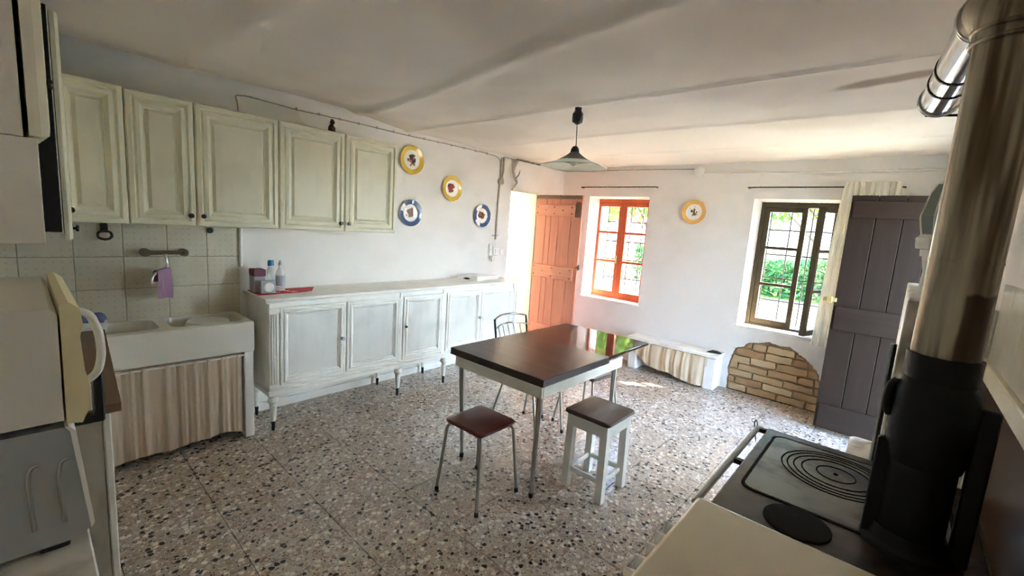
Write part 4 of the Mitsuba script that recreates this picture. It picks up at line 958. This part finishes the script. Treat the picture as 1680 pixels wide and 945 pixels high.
for t, r in ((.0, .058), (.03, .056)):
    put('collar_ring', align(trimesh.creation.torus(r - .003, .005, 36, 8), A + (B - A) * t, uu, vv, dirv), 'm_chrome', ch_, True)
for t in (.50, .70):
    put('clamp', align(trimesh.creation.annulus(.0515, .0545, .010, 36), A + (B - A) * t, uu, vv, dirv), 'm_black_iron', ch_, 30)
put('clamp_bolt', tube([A + (B - A) * .70 + np.array([.045, 0, -.03]), A + (B - A) * .70 + np.array([.085, 0, -.025])], .005, 8), 'm_black_iron', ch_)
for t in (.975, 1.0): put('end_rim', align(trimesh.creation.torus(.0535, .0045, 36, 8), A + (B - A) * t, uu, vv, dirv), 'm_chrome', ch_, True)
put('support_rod', tube([B + np.array([-.03, .0, -.048]), B + np.array([.05, .01, -.052]), (W, B[1] + .04, B[2] - .05)], .004, 8), 'm_black_iron', ch_)
put('hanger', tube([A + (B - A) * .5 + np.array([0, 0, .05]), A + (B - A) * .5 + np.array([0, 0, .26])], .003, 6), 'm_black_iron', ch_)

# ------------------------------------------------------------------ white gas cooker in the foreground
ck = thing('gas_cooker', 'cream enamel cooker with a closed lid in the foreground', 'cooker')
put('body', bx(CKX + .012, W - .02, .60, SYN - .006, .05, .855, .006), 'm_cream_enamel', ck)
put('lid', rbox(CKX - .004, W - .02, .59, SYN - .003, .858, .896, .016, 3), 'm_cream_enamel', ck, 40)
put('control_panel', hull([(CKX + .013, .60, .72), (CKX + .013, SYN - .01, .72), (CKX - .020, .60, .74), (CKX - .020, SYN - .01, .74), (CKX - .022, .60, .83), (CKX - .022, SYN - .01, .83), (CKX - .008, .60, .856), (CKX - .008, SYN - .01, .856), (CKX + .013, .60, .856), (CKX + .013, SYN - .01, .856)]), 'm_cream_enamel', ck)
for yy in (.86, .918, .976, 1.034, 1.092, 1.15):
    put('knob', align(cat(lathe([(0, 0), (.022, 0), (.019, .026), (0, .028)], 16), bx(-.005, .005, -.021, .021, .022, .036, .002)), (CKX - .021, yy, .802), EY, EZ, -EX), 'm_white_enamel', ck, 30)

# ------------------------------------------------------------------ wall facing behind the stove
for k, y in enumerate(np.arange(.55, 2.15, .20)):
    for z0, z1 in ((1.255, 1.505),):
        put('tile', bx(W - .010, W + .001, y + .001, min(y + .199, 2.19), z0, z1, .0015), 'm_glaze_tile', 'wall_right')
struct('trim_4', bx(W - .022, W, .45, 2.19, 1.195, 1.252, .004), 'm_cream_paint')
struct('trim_5', bx(W - .008, W, .45, 2.19, .87, 1.194, .002), 'm_brown_metal')

# ------------------------------------------------------------------ fireplace
fpx, fy0, fy1, fz = 3.637, 2.20, 3.40, 1.415
fi = thing('fireplace', 'white fireplace with grey marble inlay beside the open dark door', 'fireplace')
put('surround', cut(bx(fpx, W - .003, fy0, fy1, .001, fz, .004), bx(fpx - .1, fpx + .20, fy0 + .25, fy1 - .25, .30, 1.0, 0), bx(fpx + .030, W - .03, fy0 - .1, fy0 + .012, .2, fz - .045, 0)), 'm_marble', fi)
for k, (z0, z1) in enumerate(((1.30, 1.368), (1.16, 1.296), (.98, 1.156), (.70, .976), (.22, .696))):
    put('inlay', bx(fpx + .032, W - .032, fy0 + .004, fy0 + .012, z0, z1, .002), 'm_grey_marble', fi)
put('iron_strip', bx(fpx - .014, fpx - .004, fy0 + .004, fy0 + .02, .30, 1.24, .002), 'm_black_iron', fi)
put('iron_strip', bx(fpx - .022, fpx - .014, fy0 + .004, fy0 + .02, .30, 1.24, .002), 'm_oven_steel', fi)
put('firebox', bx(fpx + .19, fpx + .20, fy0 + .25, fy1 - .25, .30, 1.0, 0), 'm_void', fi)
hp = rr(3.515, 3.70, 2.25, 3.37, .035)
put('hearth', mv(extr(hp, .45), 0, 0, 0), 'm_marble', fi)
put('hearth_crack', tube([(3.57, 2.98, .4505), (3.60, 2.93, .4505), (3.615, 2.90, .4505)], .003, 6), 'm_dark_cable', fi)
LXc, LYc = 3.690, 2.27
lt = thing('lantern', 'octagonal glass lantern on a white pedestal on the fireplace', 'lantern')
def octa(levels):
    out = []
    for a, b in zip(levels, levels[1:]):
        pts = [(LXc + r * math.cos(t), LYc + r * math.sin(t), z_) for r, z_ in (a, b) for t in (np.arange(8) + .5) * math.pi / 4]
        out.append(hull(pts))
    return cat(*out) if len(out) > 1 else out[0]
put('pedestal', cat(octa([(.05, 1.416), (.05, 1.44)]), octa([(.035, 1.44), (.030, 1.52)]), octa([(.030, 1.52), (.042, 1.575)]), octa([(.048, 1.575), (.050, 1.60)]), octa([(.066, 1.602), (.070, 1.64), (.058, 1.655)])), 'm_white_enamel', lt)
def octa_shell(levels):
    V, F = [], []
    for r, z_ in levels: V += [(LXc + r * math.cos(t), LYc + r * math.sin(t), z_) for t in (np.arange(8) + .5) * math.pi / 4]
    for k in range(len(levels) - 1):
        for j in range(8):
            a, b = 8 * k + j, 8 * k + (j + 1) % 8; F += [[a, b, b + 8], [a, b + 8, a + 8]]
    return trimesh.Trimesh(V, F, process=False)
scene['m_lantern'] = {'type': 'principledthin', 'base_color': tex(rgb(164, 176, 170)), 'roughness': 0.06, 'spec_trans': 0.6, 'diff_trans': 0.3}
put('glass', octa_shell([(.055, 1.656), (.068, 1.72), (.052, 1.80), (.036, 1.835), (.0, 1.836)]), 'm_lantern', lt)
put('glazing_bars', cat(*[tube([(LXc + r * math.cos(t), LYc + r * math.sin(t), z_) for r, z_ in ((.055, 1.656), (.068, 1.72), (.052, 1.80), (.036, 1.835))], .0032, 6) for t in (np.arange(8) + .5) * math.pi / 4]), 'm_glaze_white', lt)
put('finial', lathe([(0, 1.836), (.038, 1.836), (.03, 1.846), (.010, 1.852), (.009, 1.86), (.014, 1.868), (.010, 1.878), (.015, 1.886), (.010, 1.896), (0, 1.898)], 16, (LXc, LYc, 0)), 'm_chrome', lt, 30)

# ------------------------------------------------------------------ outside
struct('ground', trimesh.Trimesh([[-60, -60, -.10], [60, -60, -.10], [60, 60, -.10], [-60, 60, -.10]], [[0, 1, 2], [0, 2, 3]], process=False), 'm_lawn')
struct('trim_6', cat(hull([(x, y, z_) for x in (-.6, W + .6) for (y, z_) in ((D + .44, 2.50), (D + 1.05, 2.42), (D + 1.05, 2.48), (D + .44, 2.62))])), 'm_roof')
struct('ceiling_hall', bx(-2.9, -.40, 2.75, 7.0, 2.55, 2.62, 0), 'm_outside_wall')
struct('wall_hall', cat(bx(-2.9, -2.6, 2.8, 9.4, -.1, 3.0, 0), bx(-2.6, -.40, 2.75, 2.95, -.1, 3.0, 0)), 'm_outside_wall')
def leaves(centers, n, size, cols, seed, flat=.4):
    r = np.random.default_rng(seed)
    c = centers(r, n); d = r.normal(size=(n, 3)); d[:, 2] = np.abs(d[:, 2]) + flat; d /= np.linalg.norm(d, axis=1, keepdims=True)
    a = np.cross(d, r.normal(size=(n, 3))); a /= np.linalg.norm(a, axis=1, keepdims=True); b = np.cross(d, a)
    s = size * (.6 + .8 * r.random((n, 1)))
    V = np.stack([c - a * s, c + b * s * .45 + d * s * .1, c + a * s, c - b * s * .45 + d * s * .1], 1).reshape(-1, 3)
    i = np.arange(n)[:, None] * 4; F = np.vstack([i + [0, 1, 2], i + [0, 2, 3]])
    col = np.array([rgb(*k) for k in cols]); w = r.random((n, 1)); pick = col[r.integers(0, len(col), n)] * (.8 + .4 * w)
    return trimesh.Trimesh(V, F, process=False), np.repeat(pick, 4, 0)
def hedge_pts(r, n):
    x = r.random(n) * 16 - 4; dx = meshkit.noise(np.column_stack([x * 1.2, x * 0, x * 0]), 4)
    z_ = r.random(n) ** .8 * (1.1 + .35 * dx)
    y = 15.5 + r.random(n) * 1.2 - .3 * z_
    return np.column_stack([x, y, z_ - .1])
mh, ch2 = leaves(hedge_pts, 14000, .10, ((70, 118, 74), (92, 142, 84), (52, 96, 66)), 5)
one('hedge', 'green hedge across the sunny garden beyond the olive window', 'hedge', mh, 'm_leaf', color=ch2); labels['hedge']['kind'] = 'stuff'
def tree(x, y, h, cr, label, seed):
    t = thing('garden_tree', label, 'tree', 'trees of the garden')
    r = np.random.default_rng(seed)
    trunk = [tube([(x, y, -.1), (x + .1, y, h * .35), (x - .05, y + .1, h * .75)], [.14, .11, .05], 10)]
    tips = []
    for k in range(9):
        a = 6.28 * k / 9 + r.random(); z0 = h * (.3 + .4 * r.random()); e = np.array([x + math.cos(a) * cr * .7, y + math.sin(a) * cr * .7, z0 + h * .25])
        trunk.append(tube([(x, y, z0), (x + math.cos(a) * cr * .3, y + math.sin(a) * cr * .3, z0 + h * .12), e], [.05, .03, .012], 6)); tips.append(e)
    put('trunk', cat(*trunk), 'm_bark', t)
    tips = np.array(tips + [[x, y, h * .85], [x, y, h * .65]])
    def pts(rr_, n):
        b = tips[rr_.integers(0, len(tips), n)]; d = rr_.normal(size=(n, 3)); d /= np.linalg.norm(d, axis=1, keepdims=True)
        return b + d * (rr_.random((n, 1)) ** .5) * cr * .55
    lm, lc = leaves(pts, 5000, .13, ((118, 156, 70), (146, 178, 86), (88, 128, 58)), seed)
    put('crown', lm, 'm_leaf', t, color=lc)
tree(1.0, 19.5, 5.5, 2.0, 'leafy tree behind the hedge left of the olive window view', 1)
tree(6.6, 21.0, 6.0, 2.2, 'leafy tree behind the hedge in the olive window view', 2)
tree(-2.4, 13.0, 4.6, 1.8, 'leafy tree seen through the right casement of the orange window', 3)
tree(-7.4, 17.5, 5.5, 2.4, 'tree further left in the orange window view', 4)
tree(13.0, 17.0, 5.5, 2.2, 'tree at the right of the garden', 6)
# a tall cypress keeps the sun off the right doorway
cy = thing('garden_tree', 'tall dark cypress standing far outside beyond the right doorway', 'tree', 'trees of the garden')
cyp = lathe([(0, .6), (.7, .8), (1.0, 3), (1.08, 9), (1.02, 16), (.7, 22), (.25, 25), (0, 26)], 24, (19.9, 18.65, -.1)).subdivide().subdivide()
put('crown', noisy(cyp, .12, 1.6), 'm_cypress', cy)
put('trunk', tube([(19.9, 18.65, -.1), (19.9, 18.65, 1.0)], .22, 10), 'm_bark', cy)
